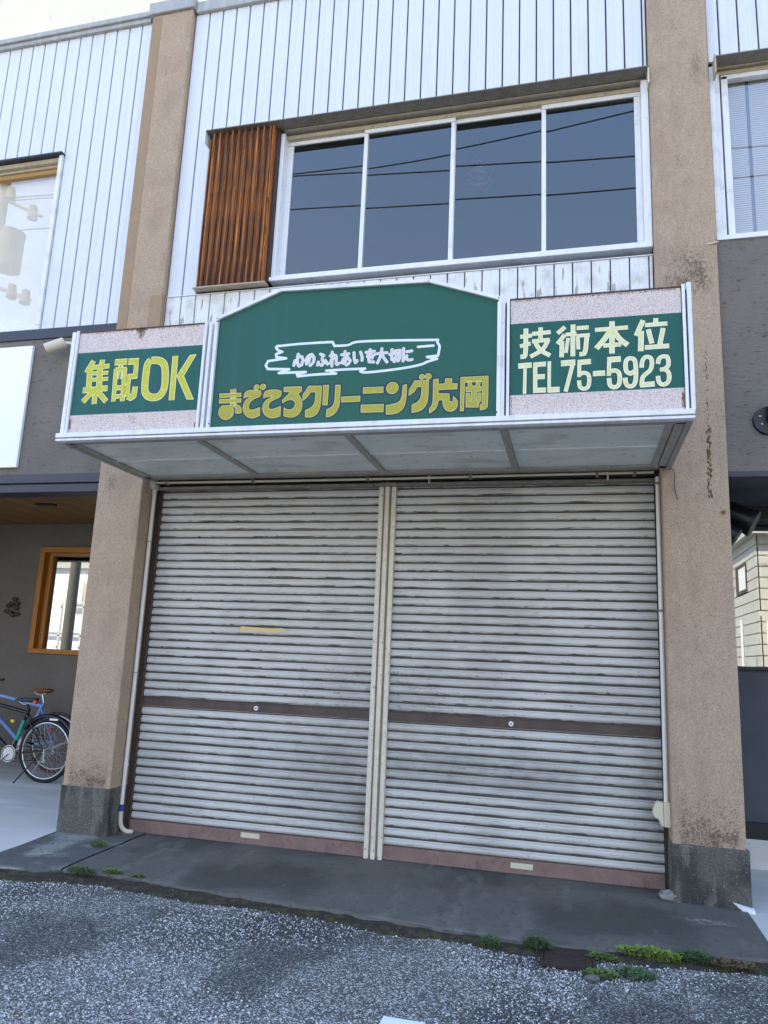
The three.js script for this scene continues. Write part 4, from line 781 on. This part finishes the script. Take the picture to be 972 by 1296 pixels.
spot(2.64, 2.66, -0.42, 0.8, -0.55, 0.2, 0.07, 0.14, 'small black spotlight half hidden behind the pillar');
{
  const t = thing('wall_lamp', 'black round wall lamp on the rough grey render', 'wall lamp', [2.96, 3.28, -0.04]);
  part(t, 'back_plate', new THREE.CylinderGeometry(0.105, 0.11, 0.025, 32).rotateX(Math.PI / 2).translate(2.95, 3.4, -0.03), M.blackGloss);
  part(t, 'stem', join([new THREE.CylinderGeometry(0.05, 0.055, 0.09, 24).rotateX(Math.PI / 2).translate(2.985, 3.43, 0.02), rod(V(2.985, 3.42, 0.04), V(2.985, 3.52, 0.06), 0.045, 0.045, 20)]), M.black);
  for (const [x, y] of [[2.9, 3.37], [2.89, 3.43], [2.96, 3.33]]) part(t, 'screw', new THREE.SphereGeometry(0.007, 8, 6).translate(x, y, -0.015), M.alu);
}

// ---------- bicycles ----------
function bicycle(hx, hy, hz, o) {
  const R = 0.335, t = thing('bicycle', o.label, 'bicycle', [hx, hy - R, hz], 'bicycles parked in the porch');
  const P = (x, y, z = 0) => V(hx + x, hy + y, hz + z);
  const wheel = (cx) => {
    const tor = (r, w, s = 40) => new THREE.TorusGeometry(r, w, 8, s).translate(hx + cx, hy, hz);
    const w = part(t, 'wheel', tor(R - 0.02, 0.02, 48), o.tyre);
    part(w, 'rim', new THREE.TorusGeometry(R - 0.045, 0.011, 8, 48).scale(1, 1, 1.3).translate(hx + cx, hy, hz), o.rim);
    const sp = []; for (let i = 0; i < 28; i++) { const a = i / 28 * Math.PI * 2, b = a + (i % 2 ? 0.5 : -0.5), s = i % 4 < 2 ? 0.025 : -0.025; sp.push(rod(P(cx + 0.02 * Math.cos(b), 0.02 * Math.sin(b), s), P(cx + (R - 0.05) * Math.cos(a), (R - 0.05) * Math.sin(a), 0), 0.0011, 0.0011, 4)); }
    part(w, 'spokes', join(sp), M.chrome); part(w, 'hub', rod(P(cx, 0, -0.05), P(cx, 0, 0.05), 0.02, 0.02, 14), M.chrome);
  };
  wheel(0); wheel(-1.15);
  const bb = P(-0.43, -0.055), st = P(o.seatX + 0.03, 0.42), hd = P(-0.98, 0.5), hb = P(-1.01, 0.38), fr = [];
  fr.push(rod(bb, st, 0.02), rod(bb, hb, 0.023), rod(st.clone().lerp(bb, 0.08), hd, 0.02), rod(hd, hb, 0.024));
  for (const s of [-0.05, 0.05]) fr.push(rod(bb.clone().add(V(0, 0, s * 0.5)), P(0, 0, s), 0.01), rod(st.clone().lerp(bb, 0.1).add(V(0, 0, s * 0.4)), P(0, 0, s), 0.009));
  part(t, 'frame', join(fr), o.paint);
  part(t, 'fork', join([-0.05, 0.05].map((s) => rod(hb.clone().add(V(0, 0, s)), P(-1.15, 0, s), 0.012))), o.paint);
  part(t, 'seat_post', rod(st, P(o.seatX, o.seatY - 0.05), 0.0135), o.post);
  part(t, 'saddle', (() => { const g = new THREE.SphereGeometry(1, 24, 14), p = g.attributes.position; for (let i = 0; i < p.count; i++) { const x = p.getX(i), k = 0.3 + 0.7 * sm(-0.3, 0.9, x); p.setXYZ(i, x * 0.155, p.getY(i) * (p.getY(i) > 0 ? 0.022 : 0.045 * (0.4 + 0.6 * k)) + 0.012 * x, p.getZ(i) * 0.08 * k); } g.computeVertexNormals(); return muv(g.translate(hx + o.seatX - 0.02, hy + o.seatY, hz)); })(), o.saddle);
  part(t, 'saddle_rail', tube([P(o.seatX - 0.1, o.seatY - 0.02, 0.02), P(o.seatX - 0.03, o.seatY - 0.05, 0.02), P(o.seatX + 0.06, o.seatY - 0.03, 0.02)], 0.004, 16, 6), M.chrome);
  part(t, 'chainring', join([new THREE.TorusGeometry(0.085, 0.006, 6, 32).translate(bb.x, bb.y, bb.z + 0.05), new THREE.CylinderGeometry(0.07, 0.07, 0.004, 24).rotateX(Math.PI / 2).translate(bb.x, bb.y, bb.z + 0.05)]), M.chrome);
  part(t, 'crank', join([rod(bb.clone().add(V(0, 0, 0.06)), bb.clone().add(V(-0.12, -0.1, 0.07)), 0.009), rod(bb.clone().add(V(0, 0, -0.06)), bb.clone().add(V(0.12, 0.1, -0.07)), 0.009)]), M.chrome);
  for (const s of [1, -1]) part(t, 'pedal', rbox(bb.x - s * 0.12 - 0.045, bb.x - s * 0.12 + 0.045, bb.y - s * 0.1 - 0.012, bb.y - s * 0.1 + 0.012, hz + s * 0.1 - 0.035, hz + s * 0.1 + 0.035, 0.005), M.black);
  part(t, 'chain', join([rod(bb.clone().add(V(0, 0.085, 0.05)), P(0, 0.035, 0.05), 0.004, 0.004, 5), rod(bb.clone().add(V(0, -0.085, 0.05)), P(0.0, -0.09, 0.05), 0.004, 0.004, 5)]), M.black);
  part(t, 'derailleur', join([rod(P(0.02, -0.02, 0.055), P(0.03, -0.1, 0.055), 0.008), new THREE.TorusGeometry(0.018, 0.005, 6, 14).translate(hx + 0.025, hy - 0.1, hz + 0.055)]), M.chrome);
  part(t, 'kickstand', rod(P(-0.02, -0.02, 0.05), P(o.kick, -R + 0.012, 0.2), 0.007), o.kickMat);
  part(t, 'handlebar', join([rod(hd, P(-1.07, 0.6), 0.013), tube([P(-1.06, 0.64, -0.25), P(-1.08, 0.62, -0.12), P(-1.08, 0.61, 0), P(-1.08, 0.62, 0.12), P(-1.06, 0.64, 0.25)], 0.011, 24, 8)]), M.black);
  for (const s of [1, -1]) part(t, 'grip', rod(P(-1.065, 0.638, s * 0.22), P(-1.055, 0.644, s * 0.31), 0.016), o.saddle);
  if (o.fender) {
    const pos = []; const A = [], n = 28; for (let i = 0; i <= n; i++) { const a = (-0.15 + 0.95 * i / n * 1.0) * Math.PI; A.push(P((R + 0.022) * Math.cos(a), (R + 0.022) * Math.sin(a))); }
    const g = new THREE.TubeGeometry(new THREE.CatmullRomCurve3(A), 40, 0.03, 10, false), p = g.attributes.position;
    for (let i = 0; i < p.count; i++) { const dx = p.getX(i) - hx, dy = p.getY(i) - hy, r = Math.hypot(dx, dy), k = Math.max(r, R + 0.008) / r; p.setX(i, hx + dx * k); p.setY(i, hy + dy * k); }
    g.computeVertexNormals(); const f = part(t, 'fender', g, M.blackGloss);
    part(f, 'stay', join([-0.045, 0.045].map((s) => rod(P(0, 0, s), P(0.32, 0.14, s), 0.003, 0.003, 5))), M.chrome);
    part(f, 'reflector_plate', rbox(hx + 0.02, hx + 0.13, hy + 0.318, hy + 0.342, hz + 0.024, hz + 0.034, 0.004), M.chrome);
  }
  part(t, 'rear_reflector', join([new THREE.CylinderGeometry(0.022, 0.022, 0.03, 16).rotateX(Math.PI / 2).translate(hx + o.refl[0], hy + o.refl[1], hz + 0.05)]), M.redPlastic);
  if (o.accent) { part(t, 'cable_wrap', rod(bb.clone().lerp(st, 0.3).add(V(0, 0, 0.004)), bb.clone().lerp(st, 0.75).add(V(0, 0, 0.004)), 0.021), M.teal); part(t, 'yellow_tag', rbox(hx - 0.47, hx - 0.43, hy + 0.27, hy + 0.3, hz + 0.01, hz + 0.035, 0.004), M.yellow); }
  return t;
}
M.chrome = mat(0xc9ccd0, 0.28, { metalness: 0.9 }); M.redPlastic = mat(0xd23a18, 0.25); M.teal = mat(0x1f9a8c, 0.4); M.yellow = mat(0xe6cf1e, 0.5);
M.tyre = mat(0x17181a, 0.75); M.tyreTan = mat(0x4a3a30, 0.75); M.paintBlue = mat(0x7ea2d6, 0.3); M.paintBlack = mat(0x141619, 0.3); M.leather = mat(0x7a4a26, 0.45); M.seatGrey = mat(0x3c4046, 0.6);
bicycle(-4.18, 0.47, -1.85, { label: 'light blue bicycle with a brown leather saddle', paint: M.paintBlue, tyre: M.tyreTan, rim: M.chrome, saddle: M.leather, post: M.chrome, seatX: -0.24, seatY: 0.56, kick: -0.1, kickMat: M.chrome, refl: [-0.03, 0.14] });
bicycle(-4.02, 0.425, -1.5, { label: 'black bicycle with a dark grey saddle and rear mudguard', paint: M.paintBlack, tyre: M.tyre, rim: M.chrome, saddle: M.seatGrey, post: M.black, seatX: -0.31, seatY: 0.52, kick: -0.2, kickMat: M.black, fender: true, refl: [-0.17, 0.5], accent: true });

// ---------- things on the ground ----------
{
  const t = thing('drain_cover', 'small rectangular brown iron cover set in the asphalt', 'cover', [1.49, -0.06, 1.13]);
  const q = (g) => g.rotateY(0).applyMatrix4(new THREE.Matrix4().makeTranslation(1.49, -0.034, 1.135).multiply(new THREE.Matrix4().makeRotationY(0.03)));
  part(t, 'frame', muv(q(join([box(-0.15, 0.15, -0.014, 0.004, -0.155, -0.137), box(-0.15, 0.15, -0.014, 0.004, 0.137, 0.155), box(-0.15, -0.132, -0.014, 0.004, -0.137, 0.137), box(0.132, 0.15, -0.014, 0.004, -0.137, 0.137)]))), M.ironCover);
  part(t, 'plate', muv(q(rbox(-0.13, 0.13, -0.014, 0.003, -0.135, 0.135, 0.003))), M.ironCover);
  const bars = []; for (let i = 0; i < 6; i++) bars.push(box(-0.1, 0.1, 0.0025, 0.006, -0.1 + i * 0.036, -0.086 + i * 0.036)); part(t, 'raised_ribs', muv(q(join(bars))), M.ironCover);
}
const leafMats = [0x5d7a2a, 0x44642a, 0x7c9a30, 0x6b5a34].map((c) => new THREE.MeshPhysicalMaterial({ color: c, roughness: 0.8, transmission: 0.3, thickness: 0, side: THREE.DoubleSide }));
const weedSpots = [];
function weed(x, z, y, w, d, h, n, m, label) {
  const pos = [];
  for (let i = 0; i < n; i++) {
    const a = rnd() * 6.283, r = Math.sqrt(rnd()), bx = x + Math.cos(a) * r * w, bz = z + Math.sin(a) * r * d, hh = h * rr(0.35, 1) * (1.1 - 0.5 * r), ln = rr(0.014, 0.036), az = rnd() * 6.283, tilt = rr(0.1, 1.1);
    const tip = [bx + Math.cos(az) * ln * Math.cos(tilt), y + hh + ln * Math.sin(tilt) * 0.6, bz + Math.sin(az) * ln * Math.cos(tilt)], sx = -Math.sin(az) * ln * 0.32, sz = Math.cos(az) * ln * 0.32, mx = (bx + tip[0]) / 2, my = y + hh + 0.004, mz = (bz + tip[2]) / 2;
    pos.push(bx, y + hh, bz, mx + sx, my, mz + sz, ...tip, bx, y + hh, bz, ...tip, mx - sx, my, mz - sz);
    if (i % 4 === 0) pos.push(bx - 0.0012, y, bz, bx + 0.0012, y, bz, bx, y + hh, bz);
  }
  const g = new THREE.BufferGeometry(); g.setAttribute('position', new THREE.Float32BufferAttribute(pos, 3)); g.computeVertexNormals(); g.setAttribute('uv', new THREE.Float32BufferAttribute(new Float32Array(pos.length / 3 * 2), 2));
  weedSpots.push([x, z, w]);
  const o = solo('weed', g, leafMats[m], label, 'weed', 'weeds in the gutter');
  return o;
}
weed(-2.1, 0.27, 0.005, 0.07, 0.05, 0.05, 160, 0, 'small weed in the slab crack at the foot of the plinth');
weed(-1.84, 0.84, -0.03, 0.12, 0.05, 0.05, 260, 1, 'low weed at the slab corner where the joint meets the gutter');
weed(-1.62, 0.79, -0.02, 0.08, 0.03, 0.035, 140, 0, 'thin weed along the slab edge past the corner joint');
weed(-1.4, 0.8, -0.02, 0.06, 0.02, 0.025, 70, 0, 'sparse weed creeping along the slab edge');
weed(1.06, 1.12, -0.045, 0.06, 0.035, 0.06, 130, 1, 'small grassy tuft in the gutter away from the iron cover');
weed(1.32, 1.08, -0.045, 0.08, 0.04, 0.075, 300, 1, 'dense green tuft behind the iron cover');
weed(1.68, 1.1, -0.045, 0.08, 0.03, 0.035, 150, 0, 'low patch of weed at the edge of the iron cover');
weed(1.93, 0.99, -0.04, 0.17, 0.035, 0.06, 520, 2, 'bright yellow-green row of weeds along the slab edge');
weed(2.18, 0.95, -0.04, 0.1, 0.04, 0.06, 320, 1, 'darker green weeds ending the row by the dry grass');
weed(1.66, 1.33, -0.05, 0.1, 0.04, 0.03, 260, 0, 'flat green weed in front of the iron cover');
weed(1.84, 1.25, -0.05, 0.1, 0.06, 0.03, 340, 1, 'round flat mat of dark weed beside the iron cover');
weed(2.36, 0.96, -0.04, 0.12, 0.05, 0.04, 260, 3, 'withered tan grass in the gutter near the pillar');
solo('stone', muv(new THREE.IcosahedronGeometry(0.03, 1).scale(1.3, 0.6, 1).translate(1.62, -0.04, 1.39)), M.apronPale, 'pale fist-sized stone beside the flat weeds', 'stone');
{ // loose chippings along the gutter and round the cover: nobody could count them
  const g = new THREE.IcosahedronGeometry(1, 0), n = 2200, im = new THREE.InstancedMesh(g, mat(0xffffff, 0.85), n), m4 = new THREE.Matrix4(), q = new THREE.Quaternion(), col = new THREE.Color();
  for (let i = 0; i < n; i++) {
    let x, z; if (i % 3) { x = rr(-3.2, 3.0); z = edgeZ(cl(x, -2.66, 2.63)) + 0.04 + 0.3 * Math.pow(rnd(), 1.6); } else { x = 1.75 + 0.5 * (rnd() + rnd() - 1); z = 1.2 + 0.22 * (rnd() + rnd() - 1) * 1.2; }
    const s = rr(0.002, 0.0055); q.setFromEuler(new THREE.Euler(rnd() * 6, rnd() * 6, rnd() * 6));
    m4.compose(V(x, -0.053 + s * 0.4, z), q, V(s * rr(0.8, 1.5), s * rr(0.6, 1), s)); im.setMatrixAt(i, m4);
    const k = rnd() < 0.55 ? rr(0.45, 0.75) : rr(0.08, 0.3); col.setRGB(k, k, k * 0.98); im.setColorAt(i, col);
  }
  im.name = 'loose_chippings'; im.userData = { kind: 'stuff', label: 'loose pale stone chippings scattered along the gutter', category: 'gravel' }; im.castShadow = im.receiveShadow = true; scene.add(im);
}

{ // bared stones standing proud of the worn asphalt in front of the slab
  const g = new THREE.IcosahedronGeometry(1, 0), n = 34000, im = new THREE.InstancedMesh(g, mat(0xffffff, 0.8), n), m4 = new THREE.Matrix4(), q = new THREE.Quaternion(), col = new THREE.Color();
  for (let i = 0; i < n; i++) {
    let x, z, k = 0; do { x = rr(-3.6, 3.4); z = rr(0.95, 3.4); } while (++k < 4 && vnoise(x * 1.6 + 40, z * 1.6 + 40, 999, 999, 77) * (0.6 + 0.4 * rnd()) < 0.42);
    if (z < edgeZ(cl(x, -2.66, 2.63)) + 0.13 || (Math.abs(x - 1.49) < 0.17 && Math.abs(z - 1.135) < 0.17)) z += 0.4;
    const s = rr(0.0028, 0.0062); q.setFromEuler(new THREE.Euler(rnd() * 6, rnd() * 6, rnd() * 6));
    m4.compose(V(x, -0.0555 + s * 0.15, z), q, V(s * rr(0.8, 1.4), s * rr(0.5, 0.9), s)); im.setMatrixAt(i, m4);
    const b = rnd() < 0.5 ? rr(0.34, 0.7) : rr(0.1, 0.26); col.setRGB(b, b, b * 0.98); im.setColorAt(i, col);
  }
  im.name = 'asphalt_stones'; im.userData = { kind: 'stuff', label: 'pale stones bared in the worn asphalt surface', category: 'gravel' }; im.castShadow = im.receiveShadow = true; scene.add(im);
}

// ---------- across the street: what the panes mirror ----------
M.poleGrey = mat(0x6a675f, 0.9);
M.houseWall = mat(0xffffff, 0.8, { map: tex(128, 256, (u, v) => mix3([206, 206, 196], [190, 190, 180], fbm(u, v, 12, 261, 4)), true, [2, 2]) });
{
  const t = thing('house', 'cream boarded house across the street with a balcony', 'house', [10.5, 0, 19]);
  const X0 = 6.35, Z0 = 14;
  const w = part(t, 'wall', box(X0 + 0.02, 15, 0, 7.4, Z0 + 0.02, 24), M.houseWall);
  for (let y = 0.3, i = 0; y < 7.3; y += 0.3, i++) part(w, 'course', join([box(X0, 15.02, y, y + 0.265, Z0 - 0.03, Z0 + 0.03), box(X0 - 0.03, X0 + 0.03, y, y + 0.265, Z0 - 0.03, 24)]), M.houseWall);
  part(t, 'roof', join([box(X0 - 0.5, 15.5, 7.4, 7.7, Z0 - 0.6, 24.5)]), M.slateRender);
  part(t, 'eave', box(X0 - 0.25, X0 + 3, 5.35, 5.6, Z0 - 0.35, 24), M.houseWall);
  const wn = part(t, 'window', box(X0 - 0.05, X0 + 0.02, 3.9, 4.75, Z0 + 1.2, Z0 + 2.7), M.brownPaint); part(wn, 'pane', box(X0 - 0.06, X0 - 0.055, 4.0, 4.65, Z0 + 1.3, Z0 + 2.2), M.whiteSign);
  part(t, 'balcony', join([box(X0 + 0.5, X0 + 4, 3.7, 4.7, Z0 - 0.9, Z0 - 0.8)]), M.woodCeil[1]);
  part(t, 'balcony_slab', box(X0 + 0.45, X0 + 4.1, 3.5, 3.7, Z0 - 0.95, Z0), M.houseWall);
  part(t, 'door', box(X0 + 0.6, X0 + 1.6, 0.1, 2.4, Z0 - 0.03, Z0 + 0.04), M.brownPaint);
  for (const x of [X0 - 0.5, X0 + 0.15]) part(t, 'downpipe', rod(V(x, 0, Z0 - 0.15), V(x, 3.0, Z0 - 0.15), 0.04), M.pvc);
}
{
  const t = thing('storefront', 'pale grey shop across the street with sign panels and white railings', 'building', [-17, 0, 14]);
  part(t, 'wall', box(-26, -9.5, 0, 5.6, 13, 20), M.whiteSign);
  part(t, 'band', box(-26, -9.5, 4.4, 5.2, 12.85, 13), M.houseWall);
  for (let i = 0; i < 12; i++) part(t, 'shutter_slat', box(-15.6, -12.5, 1.1 + i * 0.14, 1.23 + i * 0.14, 12.9, 12.99), M.alu);
  part(t, 'sign_panel', box(-16.35, -15.75, 3.15, 3.95, 12.7, 12.76), M.whiteSign); part(t, 'sign_panel', box(-15.7, -15.2, 3.15, 3.85, 12.7, 12.76), M.pvcCream); part(t, 'sign_panel', box(-15.1, -14.2, 3.1, 3.9, 12.7, 12.76), M.whiteSign); part(t, 'sign_header', box(-15.1, -14.2, 3.66, 3.9, 12.66, 12.698), M.paintBlue);
  for (const y of [1.5, 1.9, 2.9, 3.05]) part(t, 'railing', box(-18, -12, y, y + 0.06, 12.2, 12.26), M.pvc);
  for (let x = -18; x <= -12; x += 0.9) part(t, 'railing_post', box(x, x + 0.06, 0, 3.05, 12.2, 12.26), M.pvc);
}
{
  const t = thing('utility_pole', 'concrete utility pole with transformer across the street', 'pole', [-13.3, 0, 9]);
  part(t, 'shaft', rod(V(-13.4, 0, 9), V(-13.4, 15, 9), 0.17, 0.11, 18), M.poleGrey);
  part(t, 'transformer', join([new THREE.CylinderGeometry(0.34, 0.34, 1.0, 20).translate(-12.98, 11.75, 9), new THREE.CylinderGeometry(0.36, 0.36, 0.06, 20).translate(-12.98, 12.28, 9)]), M.poleGrey);
  part(t, 'cross_arm', join([rod(V(-14.6, 14.0, 9), V(-12.1, 12.7, 9), 0.05, 0.05, 6), rod(V(-14.4, 11.3, 9), V(-12.1, 10.3, 9), 0.06, 0.06, 6)]), M.poleGrey);
  for (const [x, y] of [[-12.4, 12.85], [-13.2, 13.5], [-12.25, 10.4], [-12.7, 10.6]]) part(t, 'insulator', new THREE.CylinderGeometry(0.1, 0.14, 0.36, 12).translate(x, y, 9), M.poleGrey);
}
for (const [pts, lab] of [[[[-13.4, 12.4], [-5.04, 12.03], [2.81, 11.62], [14, 11.6]], 'lowest overhead cable along the street'], [[[-13.4, 13.4], [-5.1, 12.93], [2.83, 12.38], [14, 11.9]], 'middle overhead cable along the street'], [[[-13.4, 13.3], [-5.11, 12.98], [-1.73, 13.03], [2.82, 13.5], [14, 15]], 'highest overhead cable, climbing along the street']])
  solo('overhead_cable', tube(pts.map(([x, y]) => V(x, y, 9)), 0.016, 80, 6), M.black, lab, 'cable', 'overhead cables');

renderer.render(scene, camera);
